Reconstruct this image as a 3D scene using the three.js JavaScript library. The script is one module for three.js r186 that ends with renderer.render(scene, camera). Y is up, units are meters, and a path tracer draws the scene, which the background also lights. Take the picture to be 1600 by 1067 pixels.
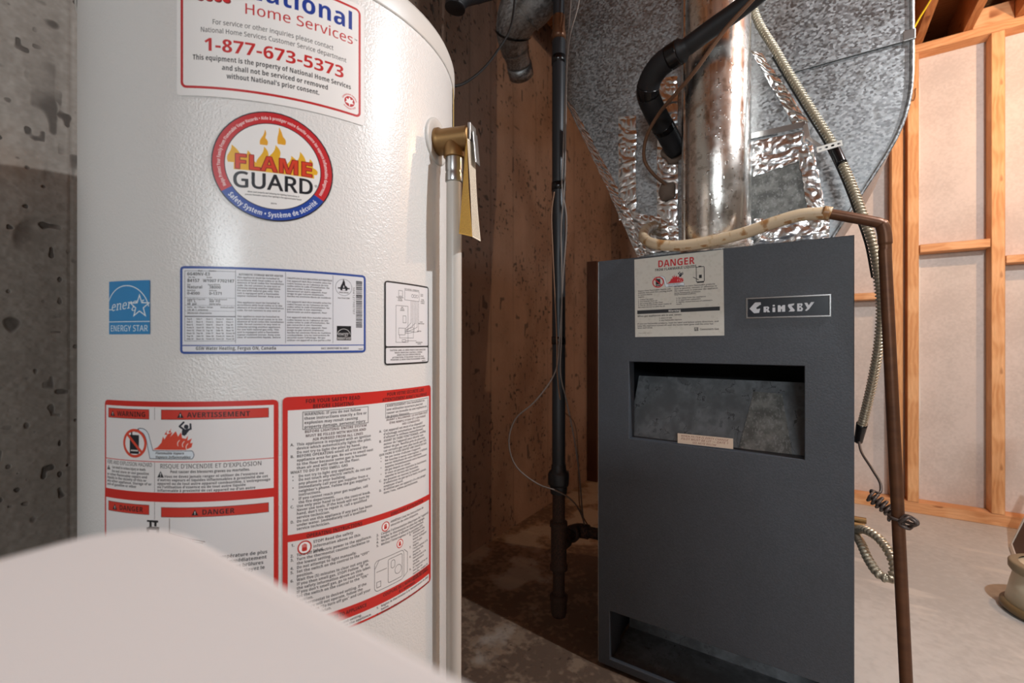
import * as THREE from 'three';
import { RoundedBoxGeometry } from 'three/addons/geometries/RoundedBoxGeometry.js';
import { mergeGeometries } from 'three/addons/utils/BufferGeometryUtils.js';
import { RectAreaLightUniformsLib } from 'three/addons/lights/RectAreaLightUniformsLib.js';

// ---------------------------------------------------------------- camera, lights, exposure
// World axes follow the room: x = u (along the furnace front), y up, -z = w (depth away from the furnace front).
const FOCAL = 705, EYE = 0.96;
const COSA = 0.8353, SINA = 0.5497;
const scene = new THREE.Scene();
scene.background = new THREE.Color(0x000000);
const renderer = new THREE.WebGLRenderer();
renderer.toneMapping = THREE.LinearToneMapping;
renderer.toneMappingExposure = 1.0;
renderer.shadowMap.enabled = true;
const camera = new THREE.PerspectiveCamera(2 * Math.atan(533.5 / FOCAL) * 180 / Math.PI, 1600 / 1067, 0.02, 50);
camera.position.set(0, EYE, 0);
camera.lookAt(-SINA, EYE, -COSA);
camera.focus = 0.85;
camera.userData.fStop = 5;
RectAreaLightUniformsLib.init();

const KEY = { at: [1.0, 2.15, 1.1], color: [0.93, 0.97, 1], power: 8 };        // hanging bulb right of the furnace
const REAR = { u: [0.85, 2.45], h: [1.62, 2.3], w: -4.99, color: [0.86, 0.95, 1], radiance: 31 };   // frosted daylight window added unseen behind the camera, widened for softer fill
const WARM = { at: [1.2, 2.26, 2.4], color: [1, 0.62, 0.36], power: 3.2 };    // tungsten bulb before the stud wall
// ---------------------------------------------------------------- helpers
const V = (u, h, w) => new THREE.Vector3(u, h, -w);
const ray = (px) => { const t = (px - 800) / FOCAL; return [COSA * t - SINA, SINA * t + COSA]; };
const atS = (px, py, s) => { const [a, b] = ray(px); return V(a * s, EYE + (533.5 - py) / FOCAL * s, b * s); };
const atW = (px, py, w) => atS(px, py, w / ray(px)[1]);
const atU = (px, py, u) => atS(px, py, u / ray(px)[0]);
const atH = (px, py, h) => atS(px, py, (EYE - h) * FOCAL / (py - 533.5));
function rng(seed) { let a = seed >>> 0; return () => { a = (a + 0x6D2B79F5) | 0; let t = Math.imul(a ^ (a >>> 15), 1 | a); t = (t + Math.imul(t ^ (t >>> 7), 61 | t)) ^ t; return ((t ^ (t >>> 14)) >>> 0) / 4294967296; }; }
const used = new Map();
function numbered(n) { const k = used.get(n) || 0; used.set(n, k + 1); return k ? n + '_' + String(k).padStart(3, '0') : n; }
function shadowed(o) { o.castShadow = true; o.receiveShadow = true; return o; }
function part(name, geo, mat, parent, label) {
  const m = shadowed(new THREE.Mesh(geo, mat)); m.name = name; parent.add(m);
  if (label) m.userData.label = label;
  return m;
}
function thing(name, label, category, at, group) {
  const g = new THREE.Group(); g.name = numbered(name); scene.add(g);
  if (at) g.position.copy(at);
  g.userData = { label, category }; if (group) g.userData.group = group;
  return g;
}
function single(name, geo, mat, label, category, group) {
  const m = shadowed(new THREE.Mesh(geo, mat)); m.name = numbered(name); scene.add(m);
  m.userData = { label, category }; if (group) m.userData.group = group;
  return m;
}
function structure(name, label, category) {
  const g = new THREE.Group(); g.name = name; scene.add(g); g.userData = { kind: 'structure', label, category };
  return g;
}
// parts are built in world coordinates; moves a thing's origin to its base
function rebase(g, p) {
  g.position.copy(p);
  for (const c of g.children) c.position.sub(p);
  return g;
}
function metreUV(geo, axis) {           // uv in metres, v along the given axis (0 x, 1 y, 2 z)
  const g = geo.index ? geo.toNonIndexed() : geo;
  const p = g.attributes.position, n = g.attributes.normal, uv = new Float32Array(p.count * 2);
  for (let i = 0; i < p.count; i++) {
    const P = [p.getX(i), p.getY(i), p.getZ(i)], N = [Math.abs(n.getX(i)), Math.abs(n.getY(i)), Math.abs(n.getZ(i))];
    const k = N[0] >= N[1] && N[0] >= N[2] ? 0 : N[1] >= N[2] ? 1 : 2;
    const rest = [0, 1, 2].filter((a) => a !== k);
    let a = rest[0], b = rest[1];
    if (axis !== undefined && a === axis) { a = rest[1]; b = rest[0]; }
    uv[2 * i] = P[a] + (k === 0 ? 0.37 : k === 1 ? 0.71 : 0); uv[2 * i + 1] = P[b];
  }
  g.setAttribute('uv', new THREE.BufferAttribute(uv, 2));
  return g;
}
// box between two corners given as u/h/w ranges, with small rounded edges
function slab(u0, u1, h0, h1, w0, w1, r = 0.002, axis) {
  const a = u1 - u0, b = h1 - h0, c = w1 - w0, rr = Math.min(r, a * 0.45, b * 0.45, c * 0.45);
  const g = rr > 0 ? new RoundedBoxGeometry(a, b, c, 1, rr) : new THREE.BoxGeometry(a, b, c);
  g.translate((u0 + u1) / 2, (h0 + h1) / 2, -(w0 + w1) / 2);
  return metreUV(g, axis);
}
function sweep(points, radius, { rings = 80, sides = 14, closed = false, curve = null, ends = true } = {}) {
  const c = curve || new THREE.CatmullRomCurve3(points, closed, 'centripetal');
  const L = c.getLength(), f = c.computeFrenetFrames(rings, closed);
  const pos = [], uv = [], idx = [];
  for (let i = 0; i <= rings; i++) {
    const t = i / rings, P = c.getPointAt(t), r = typeof radius === 'function' ? radius(t * L, t, L) : radius;
    for (let j = 0; j <= sides; j++) {
      const a = j / sides * Math.PI * 2, x = Math.cos(a) * r, y = Math.sin(a) * r, N = f.normals[i], B = f.binormals[i];
      pos.push(P.x + N.x * x + B.x * y, P.y + N.y * x + B.y * y, P.z + N.z * x + B.z * y);
      uv.push(j / sides * 2 * Math.PI * r, t * L);
    }
  }
  for (let i = 0; i < rings; i++) for (let j = 0; j < sides; j++) {
    const a = i * (sides + 1) + j, b = a + sides + 1;
    idx.push(a, a + 1, b, a + 1, b + 1, b);
  }
  if (ends && !closed) for (const i of [0, rings]) {
    const P = c.getPointAt(i / rings), k = pos.length / 3; pos.push(P.x, P.y, P.z); uv.push(0, 0);
    for (let j = 0; j < sides; j++) { const a = i * (sides + 1) + j; i ? idx.push(a, a + 1, k) : idx.push(a + 1, a, k); }
  }
  const g = new THREE.BufferGeometry();
  g.setAttribute('position', new THREE.Float32BufferAttribute(pos, 3));
  g.setAttribute('uv', new THREE.Float32BufferAttribute(uv, 2));
  g.setIndex(idx); g.computeVertexNormals();
  return g;
}
const line = (a, b) => new THREE.LineCurve3(a, b);
function rod(a, b, r, sides = 20) { return sweep(null, r, { curve: line(a, b), rings: 2, sides }); }
function lathe(profile, at, seg = 40) {          // profile [[r, y] ...]
  const g = new THREE.LatheGeometry(profile.map(([r, y]) => new THREE.Vector2(Math.max(r, 1e-4), y)), seg);
  g.translate(at.x, at.y, at.z); return g;
}
function extrudeUH(pts, w0, w1, holes = [], bevel = 0) {   // outline in (u, h), between two depths
  const s = new THREE.Shape(pts.map(([u, h]) => new THREE.Vector2(u, h)));
  for (const h of holes) s.holes.push(new THREE.Path(h.map(([u, y]) => new THREE.Vector2(u, y))));
  const g = new THREE.ExtrudeGeometry(s, { depth: w1 - w0 - 2 * bevel, bevelEnabled: bevel > 0, bevelSize: bevel, bevelOffset: -bevel, bevelThickness: bevel, bevelSegments: 1, curveSegments: 12 });
  g.translate(0, 0, -w1 + bevel);
  return metreUV(g);
}
// ---------------------------------------------------------------- noise and textures
function lattice(n, seed) { const r = rng(seed), a = new Float32Array(n * n); for (let i = 0; i < n * n; i++) a[i] = r(); return a; }
function noise(N, cx, cy, seed) {                 // tileable value noise, cx by cy cells
  const r = rng(seed), a = new Float32Array(cx * cy), out = new Float32Array(N * N);
  for (let i = 0; i < cx * cy; i++) a[i] = r();
  const xs = new Int32Array(N), xe = new Int32Array(N), fx = new Float32Array(N);
  for (let x = 0; x < N; x++) { const v = x * cx / N, k = Math.floor(v), f = v - k; xs[x] = k % cx; xe[x] = (k + 1) % cx; fx[x] = f * f * (3 - 2 * f); }
  for (let y = 0; y < N; y++) {
    const v = y * cy / N, k = Math.floor(v), f = v - k, g = f * f * (3 - 2 * f), r0 = (k % cy) * cx, r1 = ((k + 1) % cy) * cx;
    for (let x = 0; x < N; x++) {
      const p = a[r0 + xs[x]] + (a[r0 + xe[x]] - a[r0 + xs[x]]) * fx[x], q = a[r1 + xs[x]] + (a[r1 + xe[x]] - a[r1 + xs[x]]) * fx[x];
      out[y * N + x] = p + (q - p) * g;
    }
  }
  return out;
}
function fbm(N, cx, cy, oct, seed, gain = 0.5) {
  const out = new Float32Array(N * N); let amp = 1, tot = 0;
  for (let o = 0; o < oct; o++) {
    const n = noise(N, Math.min(cx << o, N), Math.min(cy << o, N), seed + o * 101);
    for (let i = 0; i < out.length; i++) out[i] += n[i] * amp;
    tot += amp; amp *= gain;
  }
  for (let i = 0; i < out.length; i++) out[i] /= tot;
  return out;
}
function texture(N, fn, size, srgb = true) {      // fn(i, x, y) -> [r,g,b] 0..1 ; size in metres
  const d = new Uint8Array(N * N * 4);
  for (let y = 0, i = 0; y < N; y++) for (let x = 0; x < N; x++, i++) {
    const c = fn(i, x, y); const k = i * 4;
    if (typeof c === 'number') { const v = Math.max(0, Math.min(255, c * 255)); d[k] = d[k + 1] = d[k + 2] = v; }
    else for (let j = 0; j < 3; j++) d[k + j] = Math.max(0, Math.min(255, c[j] * 255));
    d[k + 3] = 255;
  }
  const t = new THREE.DataTexture(d, N, N);
  t.wrapS = t.wrapT = THREE.RepeatWrapping; t.magFilter = THREE.LinearFilter; t.minFilter = THREE.LinearMipmapLinearFilter; t.generateMipmaps = true;
  if (srgb) t.colorSpace = THREE.SRGBColorSpace;
  t.repeat.set(1 / size, 1 / size); t.needsUpdate = true;
  return t;
}
const mix = (a, b, t) => a + (b - a) * t, clamp01 = (v) => Math.max(0, Math.min(1, v)), smooth = (a, b, v) => { const t = clamp01((v - a) / (b - a)); return t * t * (3 - 2 * t); };
const mixc = (a, b, t) => [mix(a[0], b[0], t), mix(a[1], b[1], t), mix(a[2], b[2], t)];
const mat = (o) => new THREE.MeshStandardMaterial(o);
const phys = (o) => new THREE.MeshPhysicalMaterial(o);

// poured concrete wall: grey, pitted, board-marked, with brown stain streaks
const M = {};
for (const brown of [0, 1]) {
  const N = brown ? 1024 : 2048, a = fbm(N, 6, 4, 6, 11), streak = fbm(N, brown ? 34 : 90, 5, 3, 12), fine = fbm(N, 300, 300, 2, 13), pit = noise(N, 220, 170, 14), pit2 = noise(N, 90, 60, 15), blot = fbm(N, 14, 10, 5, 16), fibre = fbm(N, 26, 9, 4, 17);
  const joint = new Float32Array(N); const r = rng(5);
  for (let k = 0; k < 14; k++) { const c = Math.floor((k + 0.15 + 0.5 * r()) * N / 14); for (let d = -3; d <= 3; d++) joint[(c + d + N) % N] = Math.max(joint[(c + d + N) % N], 1 - Math.abs(d) / 4); }
  const hole = (i) => Math.max(smooth(0.8, 0.88, pit[i]) * smooth(0.38, 0.52, blot[i]), smooth(0.88, 0.95, pit2[i]) * 0.8, brown ? 0 : smooth(0.62, 0.68, fibre[i]) * smooth(0.5, 0.62, blot[i]) * 0.6);
  const map = texture(N, (i, x) => {
    let c = mixc([0.50, 0.475, 0.445], [0.67, 0.65, 0.62], smooth(0.25, 0.75, a[i] * 0.6 + streak[i] * 0.2 + fine[i] * 0.2));
    c = mixc(c, [0.53, 0.43, 0.35], smooth(0.5, 0.75, blot[i]) * 0.5);
    if (brown) c = mixc(c, mixc([0.575, 0.475, 0.415], [0.42, 0.325, 0.27], smooth(0.3, 0.7, streak[i] * 0.2 + blot[i] * 0.4 + a[i] * 0.4)), 0.8);  // second concrete: whole surface mixed browner and darker
    c = mixc(c, [0.22, 0.2, 0.185], hole(i) * 0.75);
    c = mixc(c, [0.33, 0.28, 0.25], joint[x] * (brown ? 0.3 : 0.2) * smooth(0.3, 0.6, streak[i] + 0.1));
    return c;
  }, 2.6);
  const bump = texture(N, (i, x) => 0.6 + (fine[i] - 0.5) * 0.2 + (a[i] - 0.5) * 0.3 + (streak[i] - 0.5) * 0.12 - hole(i) * 0.4 - joint[x] * 0.15, 2.6, false);
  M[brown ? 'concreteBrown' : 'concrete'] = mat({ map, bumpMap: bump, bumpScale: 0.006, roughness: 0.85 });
}
// cement floor, smooth, with pale scuffs and brown dirt close to the furnace and heater
{
  const N = 2048, S = 4, a = fbm(N, 5, 5, 6, 21), fine = fbm(N, 260, 260, 3, 22), blot = fbm(N, 24, 24, 5, 23), speck = noise(N, 400, 400, 24), sc = fbm(N, 12, 40, 4, 25);
  const map = texture(N, (i, x, y) => {
    let c = mixc([0.715, 0.715, 0.70], [0.80, 0.80, 0.785], smooth(0.3, 0.7, a[i] * 0.7 + fine[i] * 0.3));
    c = mixc(c, [0.86, 0.85, 0.82], smooth(0.66, 0.76, sc[i]) * 0.6);
    let u = x / N * S; u = u > 2.6 ? u - 4 : u; const ww = 4 - y / N * S;      // uv = (u, -w)
    const inDirt = smooth(0.02, -0.12, u + (blot[i] - 0.5) * 0.5) * smooth(0.55, 0.75, ww) ;
    const g = clamp01(inDirt * (0.55 + 0.9 * smooth(0.38, 0.62, blot[i])));
    c = mixc(c, mixc([0.50, 0.41, 0.33], [0.33, 0.25, 0.195], smooth(0.45, 0.62, blot[i] * 0.6 + fine[i] * 0.4)), g * 0.85);
    c = mixc(c, [0.2, 0.15, 0.12], smooth(0.9, 0.97, speck[i]) * 0.5 * g);
    return c;
  }, S);
  const bump = texture(1024, (() => { const f = fbm(1024, 120, 120, 3, 26), g = fbm(1024, 8, 8, 4, 27); return (i) => 0.5 + (f[i] - 0.5) * 0.3 + (g[i] - 0.5) * 0.5; })(), S, false);
  M.floor = mat({ map, bumpMap: bump, bumpScale: 0.004, roughness: 0.55 });
}
// sawn softwood, grain along v
let woodBump;
{
  const N = 1024, warp = fbm(N, 4, 2, 4, 31), grain = fbm(N, 160, 3, 3, 32), fine = fbm(N, 400, 20, 2, 33), kn = noise(N, 9, 5, 34), tone = fbm(N, 3, 3, 3, 35);
  const ring = new Float32Array(N * N);
  for (let y = 0, i = 0; y < N; y++) for (let x = 0; x < N; x++, i++) ring[i] = 0.5 + 0.5 * Math.sin((x / N * 46 + warp[i] * 9) * Math.PI * 2 / 2);
  M.woodMap = texture(N, (i) => {
    let c = mixc([0.93, 0.76, 0.58], [0.80, 0.57, 0.38], clamp01(ring[i] * 0.4 + grain[i] * 0.5));
    c = mixc(c, [0.99, 0.84, 0.68], smooth(0.55, 0.75, tone[i]) * 0.5);
    c = mixc(c, [0.5, 0.3, 0.17], smooth(0.93, 0.985, kn[i]) * 0.8);
    return mixc(c, [0.6, 0.42, 0.28], (fine[i] - 0.3) * 0.25);
  }, 0.5);
  woodBump = texture(N, (i) => 0.5 + (grain[i] - 0.5) * 0.5 + (ring[i] - 0.5) * 0.2, 0.5, false);
  M.stud = mat({ map: M.woodMap, bumpMap: woodBump, bumpScale: 0.0012, roughness: 0.75, color: 0xfff0dc });
  M.plate = mat({ map: M.woodMap, bumpMap: woodBump, bumpScale: 0.0012, roughness: 0.75, color: 0xffeede });
  M.ceilingWood = mat({ map: M.woodMap, bumpMap: woodBump, bumpScale: 0.0015, roughness: 0.85, color: 0xcdb296 });  // same wood map, tinted darker for joists and planks
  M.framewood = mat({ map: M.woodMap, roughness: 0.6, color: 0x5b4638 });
}
// back of grey-pink wall board
{
  const N = 512, a = fbm(N, 5, 5, 5, 41), f = fbm(N, 150, 150, 2, 42);
  M.board = mat({ map: texture(N, (i) => mixc([0.78, 0.735, 0.70], [0.845, 0.80, 0.765], smooth(0.3, 0.7, a[i] * 0.7 + f[i] * 0.3)), 1.3), roughness: 0.9 });
  M.plaster = mat({ color: 0xe8e4dc, roughness: 0.9 });
}
// galvanised sheet with spangle
let spangleBump, spangleRough;
{
  const N = 1024, C = 170, r = rng(51), pts = [];
  for (let i = 0; i < C * C; i++) pts.push([r(), r(), r()]);
  const cell = new Float32Array(N * N), a = fbm(N, 6, 6, 4, 52), st = fbm(N, 50, 50, 3, 53);
  for (let y = 0, i = 0; y < N; y++) for (let x = 0; x < N; x++, i++) {
    const gx = x * C / N, gy = y * C / N, kx = Math.floor(gx), ky = Math.floor(gy); let best = 9, v = 0;
    for (let dy = -1; dy <= 1; dy++) for (let dx = -1; dx <= 1; dx++) {
      const ix = (kx + dx + C) % C, iy = (ky + dy + C) % C, p = pts[iy * C + ix], ex = kx + dx + p[0] - gx, ey = (ky + dy + p[1] - gy) * 1.4, d = ex * ex + ey * ey;
      if (d < best) { best = d; v = p[2]; }
    }
    cell[i] = v;
  }
  const map = texture(N, (i) => { const b = 0.65 + (cell[i] - 0.5) * 0.2 + (a[i] - 0.5) * 0.12; return mixc([b * 0.985, b, b * 1.01], [0.48, 0.47, 0.45], smooth(0.62, 0.75, st[i]) * 0.25); }, 0.9);
  spangleBump = texture(N, (i) => 0.5 + (cell[i] - 0.5) * 0.5, 0.9, false);
  spangleRough = texture(N, (i) => 0.5 + (cell[i] - 0.5) * 0.3 + (a[i] - 0.5) * 0.2, 0.9, false);
  M.galv = mat({ map, roughnessMap: spangleRough, roughness: 0.95, metalness: 0.88, bumpMap: spangleBump, bumpScale: 0.00008 });
  const grime = fbm(N, 40, 40, 4, 54), dent = fbm(N, 20, 12, 3, 55), drop = noise(N, 160, 110, 56);
  M.flue = mat({ map: texture(N, (i) => { const b = 0.9 + (a[i] - 0.5) * 0.1; return mixc([b, b * 0.985, b * 0.96], [0.33, 0.29, 0.25], Math.max(smooth(0.62, 0.72, grime[i]) * 0.22, smooth(0.88, 0.93, drop[i]) * 0.45)); }, 0.7),
    roughnessMap: texture(512, (() => { const g = fbm(512, 20, 20, 4, 57); return (i) => 0.16 + g[i] * 0.32; })(), 0.7, false), roughness: 0.75, metalness: 1, bumpMap: texture(N, (i) => 0.5 + (dent[i] - 0.5) * 0.5 + smooth(0.84, 0.92, drop[i]) * 0.25, 0.7, false), bumpScale: 0.0008 });
  const soot = fbm(N, 12, 12, 6, 58), scab = fbm(N, 30, 30, 5, 59);
  M.sooty = mat({ map: texture(N, (i) => { const b = mix(0.38, 0.52, smooth(0.3, 0.75, soot[i] * 0.5 + scab[i] * 0.5)); return mixc([b * 0.97, b, b * 1.03], [0.10, 0.10, 0.10], Math.max(smooth(0.6, 0.8, scab[i]) * 0.3, smooth(0.01, 0.003, Math.abs(soot[i] - 0.47)) * smooth(0.45, 0.6, scab[i]) * 0.6)); }, 0.6), roughness: 0.7, metalness: 0.2 });
  M.panelDark = mat({ map: texture(512, (() => { const g = fbm(512, 14, 14, 6, 60, 0.62), s = fbm(512, 90, 60, 2, 61); return (i) => { const b = mix(0.36, 0.52, smooth(0.25, 0.75, g[i])); return mixc([b, b, b * 0.97], [0.6, 0.6, 0.6], smooth(0.62, 0.72, s[i]) * 0.5); }; })(), 0.3), roughness: 0.5, metalness: 0.7 });
}
{
  const N = 1024, f = fbm(N, 15, 15, 1, 71), c = fbm(N, 5, 8, 2, 72);
  const b = texture(N, (i) => Math.abs(f[i] - 0.5) * 0.7 + Math.abs(c[i] - 0.5) * 1.6, 0.25, false);
  M.foil = mat({ color: 0xf0f1f2, metalness: 1, roughness: 0.22, bumpMap: b, bumpScale: 0.005, side: THREE.DoubleSide });
  const p = fbm(N, 130, 130, 2, 73);
  M.jacket = phys({ color: 0xe8e8e6, roughness: 0.34, clearcoat: 0.35, clearcoatRoughness: 0.22, bumpMap: texture(N, (i) => p[i], 0.22, false), bumpScale: 0.0004 });
  M.jacketCap = mat({ color: 0xd4d2cd, roughness: 0.4 });
}
{
  const N = 1024, f = fbm(N, 200, 200, 2, 81), a = fbm(N, 6, 6, 4, 82);
  M.furnace = mat({ map: texture(N, (i) => { const b = 0.275 + (f[i] - 0.5) * 0.05 + (a[i] - 0.5) * 0.03; return [b * 0.93, b * 0.985, b * 1.08]; }, 0.5), roughness: 0.5, bumpMap: texture(N, (i) => f[i], 0.5, false), bumpScale: 0.0002 });
}
M.iron = mat({ color: 0x2b2c2f, roughness: 0.42, metalness: 0.35 });
M.rusty = mat({ map: texture(512, (() => { const g = fbm(512, 30, 30, 4, 91); return (i) => mixc([0.16, 0.13, 0.12], [0.3, 0.2, 0.15], smooth(0.4, 0.65, g[i])); })(), 0.2), roughness: 0.75, metalness: 0.2 });
M.blackRubber = mat({ color: 0x17171a, roughness: 0.55 });
M.tape = mat({ color: 0x0e0e10, roughness: 0.22 });
M.brass = mat({ color: 0x94744c, roughness: 0.46, metalness: 0.85 });
M.steel = mat({ color: 0xb9bbbb, roughness: 0.28, metalness: 0.95 });
M.bx = mat({ color: 0xb9b09c, roughness: 0.4, metalness: 0.75 });
M.pvcGrey = mat({ color: 0xcdc8c0, roughness: 0.38 });
M.hose = mat({ map: texture(512, (() => { const g = fbm(512, 10, 16, 4, 92); return (i) => mixc([0.80, 0.72, 0.6], [0.62, 0.45, 0.28], smooth(0.55, 0.75, g[i])); })(), 0.25), roughness: 0.35 });
M.copperDark = mat({ map: texture(512, (() => { const g = fbm(512, 8, 24, 4, 93); return (i) => mixc([0.44, 0.29, 0.19], [0.33, 0.21, 0.14], g[i]); })(), 0.3), roughness: 0.42, metalness: 0.45 });
M.copper = mat({ color: 0x7a5a45, roughness: 0.5, metalness: 0.4 });
M.wireGrey = mat({ color: 0x6b5f58, roughness: 0.5 });
M.wireBlack = mat({ color: 0x121212, roughness: 0.5 });
M.putty = mat({ color: 0x6d5c50, roughness: 0.8 });
M.yellow = mat({ color: 0xd8c22c, roughness: 0.5 });
M.white = mat({ color: 0xe9e6df, roughness: 0.6 });
M.foam = mat({ color: 0xd2b878, roughness: 0.9 });
M.chrome = mat({ color: 0xd0d0d0, roughness: 0.2, metalness: 1 });

// ---------------------------------------------------------------- room
{
  const f = structure('floor', 'grey cement floor with brown dirt around the furnace', 'floor');
  const g = new THREE.BoxGeometry(6.6, 0.12, 11.2); g.translate(1.9, -0.06, 0.4);
  part('slab', metreUV(g, 2), M.floor, f);
  // metreUV shifts u by 0.71 on top faces: take it out again so that the dirt lies where it is
  const uv = f.children[0].geometry.attributes.uv; for (let i = 0; i < uv.count; i++) uv.setX(i, uv.getX(i) - 0.71);
  const wl = structure('wall_left', 'board-marked grey poured concrete foundation wall', 'wall');
  part('concrete', slab(-1.48, -1.281, 0, 2.85, -5.2, 0.62, 0, 1), M.concrete, wl);
  part('concrete', slab(-1.48, -1.281, 0, 2.85, 0.622, 5.0, 0, 1), M.concreteBrown, wl, 'browner board-marked concrete');
  const wr = structure('wall_right', 'concrete wall', 'wall');
  part('concrete', slab(4.4, 4.6, 0, 2.85, -5.2, 5.0, 0, 1), M.concrete, wr);
  const wb = structure('wall_rear', 'concrete wall', 'wall');
  part('concrete', slab(-1.48, 4.6, 0, 2.85, -5.2, -4.992, 0, 1), M.concrete, wb);
  const we = structure('wall_beyond', 'concrete wall', 'wall');
  part('concrete', slab(-1.48, 4.6, 0, 2.85, 4.8, 5.0, 0, 1), M.concrete, we);
  const c = structure('ceiling', 'open wooden joist ceiling with plank subfloor', 'ceiling');
  for (let k = 0; k < 26; k++) part('plank', slab(-1.3, 4.45, 2.823, 2.86, -5.05 + k * 0.39, -5.05 + k * 0.39 + 0.385, 0.002, 0), M.ceilingWood, c);
  for (const u of [-1.1, -0.7, -0.3, 0.1, 0.49, 0.69, 0.885, 1.3, 1.7, 2.1, 2.5, 2.9, 3.3, 3.7, 4.1]) part('joist', slab(u - 0.0, u + 0.038, 2.622, 2.822, -4.98, 4.78, 0.002, 2), M.ceilingWood, c);
  part('blocking', slab(0.73, 0.884, 2.622, 2.72, 3.36, 3.40, 0.002, 0), M.plate, c, 'pale short wooden block on the wall plate');
}
{
  const W = 3.35, D = 0.089;
  const s = structure('wall_far', 'wooden stud partition with bare wall board behind the studs', 'wall');
  part('bottom_plate', slab(-0.325, 4.39, 0.0, 0.06, W, W + D, 0.003, 0), M.plate, s);
  part('top_plate', slab(-1.27, 4.39, 2.575, 2.62, W, W + D, 0.003, 0), M.plate, s);
  const uu = (px) => atW(px, 500, W).x;
  const studs = [[uu(1393), uu(1411)], [uu(1418), uu(1436)], [uu(1549), uu(1571)]];
  part('concrete', slab(-1.28, -0.33, 0, 2.57, W - 0.002, W + 0.12, 0, 1), M.concreteBrown, s, 'brown concrete return');
  for (const u of [-0.32, 0.0, 1.25, 1.65, 2.05, 2.45, 2.85, 3.25, 3.65, 4.05]) studs.push([u, u + 0.04]);
  for (const [a, b] of studs) part('stud', slab(a, b, 0.061, 2.574, W, W + D, 0.003, 1), M.stud, s);
  part('blocking', slab(uu(1437) + 0.001, uu(1548), 1.455, 1.5, W, W + D, 0.003, 0), M.plate, s);
  part('blocking', slab(0.042, uu(1392), 1.205, 1.245, W, W + D, 0.003, 0), M.plate, s);
  part('blocking', slab(uu(1572), 1.248, 1.365, 1.405, W, W + D, 0.003, 0), M.plate, s);
  let x = -0.325; for (const e of [0.02, 1.24, 2.46, 3.68, 4.39]) { part('wall_board', slab(x, e - 0.002, 0.02, 2.6, W + D + 0.001, W + D + 0.014, 0.001), M.board, s); x = e + 0.002; }
  // ragged bead of white plaster down the edge of the stud
  const r = rng(77), pts = [];
  const bead = uu(1437) + 0.006;
  part('plaster_bead', sweep([...Array(24)].map((_, i) => V(bead + (r() - 0.5) * 0.004, 0.08 + i * 0.104, W + D - 0.002)), (d) => 0.006 + 0.004 * Math.abs(Math.sin(d * 9)), { rings: 120, sides: 6 }), M.plaster, s);
  const hookS = W - 0.004, hk = [[1417, 148], [1421, 152], [1427, 157], [1430, 150], [1430, 142], [1431, 138]];
  single('wire_hook', sweep(hk.map(([a, b], i) => atW(a, b, hookS - 0.01 * Math.sin(i / 5 * Math.PI))), 0.0022, { rings: 40, sides: 6 }), M.copper, 'small bent brown wire hook on the wooden stud', 'hook');
}
// ---------------------------------------------------------------- printed labels
function printed(w, h, draw, rough = 0.4, o = {}) {
  const c = document.createElement('canvas'); c.width = w; c.height = h;
  const x = c.getContext('2d'); x.fillStyle = '#fff'; x.fillRect(0, 0, w, h); draw(x, w, h);
  const t = new THREE.CanvasTexture(c); t.colorSpace = THREE.SRGBColorSpace; t.magFilter = THREE.LinearFilter;
  return mat({ map: t, roughness: rough, ...o });
}
function font(x, px, bold, it, fam) { x.font = `${it ? 'italic ' : ''}${bold ? 'bold ' : ''}${px}px ${fam || 'sans-serif'}`; }
function fit(x, s, cx, y, maxW, px, { bold = true, color = '#111', align = 'center', it = false, fam = null, fill = false } = {}) {
  font(x, px, bold, it, fam); x.fillStyle = color; x.textAlign = 'left'; x.textBaseline = 'alphabetic';
  const m = x.measureText(s).width, k = m > maxW || fill ? maxW / m : 1;
  const w = m * k, x0 = align === 'center' ? cx - w / 2 : align === 'right' ? cx - w : cx;
  x.save(); x.translate(x0, y); x.scale(k, 1); x.fillText(s, 0, 0); x.restore();
}
function para(x, s, x0, y, w, px, { lead = 1.12, bold = true, color = '#1b1b20', max = 99 } = {}) {
  font(x, px, bold); x.fillStyle = color; x.textAlign = 'left'; x.textBaseline = 'alphabetic';
  let l = '', n = 0;
  for (const word of (s + ' \n').split(' ')) {
    if (word === '\n' || x.measureText(l + word).width > w) { if (n++ < max) { x.fillText(l, x0, y); y += px * lead; } l = ''; }
    l += word + ' ';
  }
  return y;
}
function rrect(x, a, b, w, h, r) { x.beginPath(); x.moveTo(a + r, b); x.arcTo(a + w, b, a + w, b + h, r); x.arcTo(a + w, b + h, a, b + h, r); x.arcTo(a, b + h, a, b, r); x.arcTo(a, b, a + w, b, r); x.closePath(); }
function poly(x, pts, color) { x.fillStyle = color; x.beginPath(); pts.forEach(([a, b], i) => i ? x.lineTo(a, b) : x.moveTo(a, b)); x.closePath(); x.fill(); }
function arcText(x, s, cx, cy, r, a0, a1, px, color, inward = false) {
  font(x, px, true); x.fillStyle = color; x.textAlign = 'center'; x.textBaseline = 'middle';
  const ws = [...s].map((c) => x.measureText(c).width + 0.5), tot = ws.reduce((p, q) => p + q, 0); let acc = 0;
  [...s].forEach((c, i) => {
    const a = a0 + (a1 - a0) * (acc + ws[i] / 2) / tot; acc += ws[i];
    x.save(); x.translate(cx + Math.cos(a) * r, cy + Math.sin(a) * r); x.rotate(a + (inward ? -Math.PI / 2 : Math.PI / 2)); x.scale(Math.abs(a1 - a0) * r / tot, 1); x.fillText(c, 0, 0); x.restore();
  });
}
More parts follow.
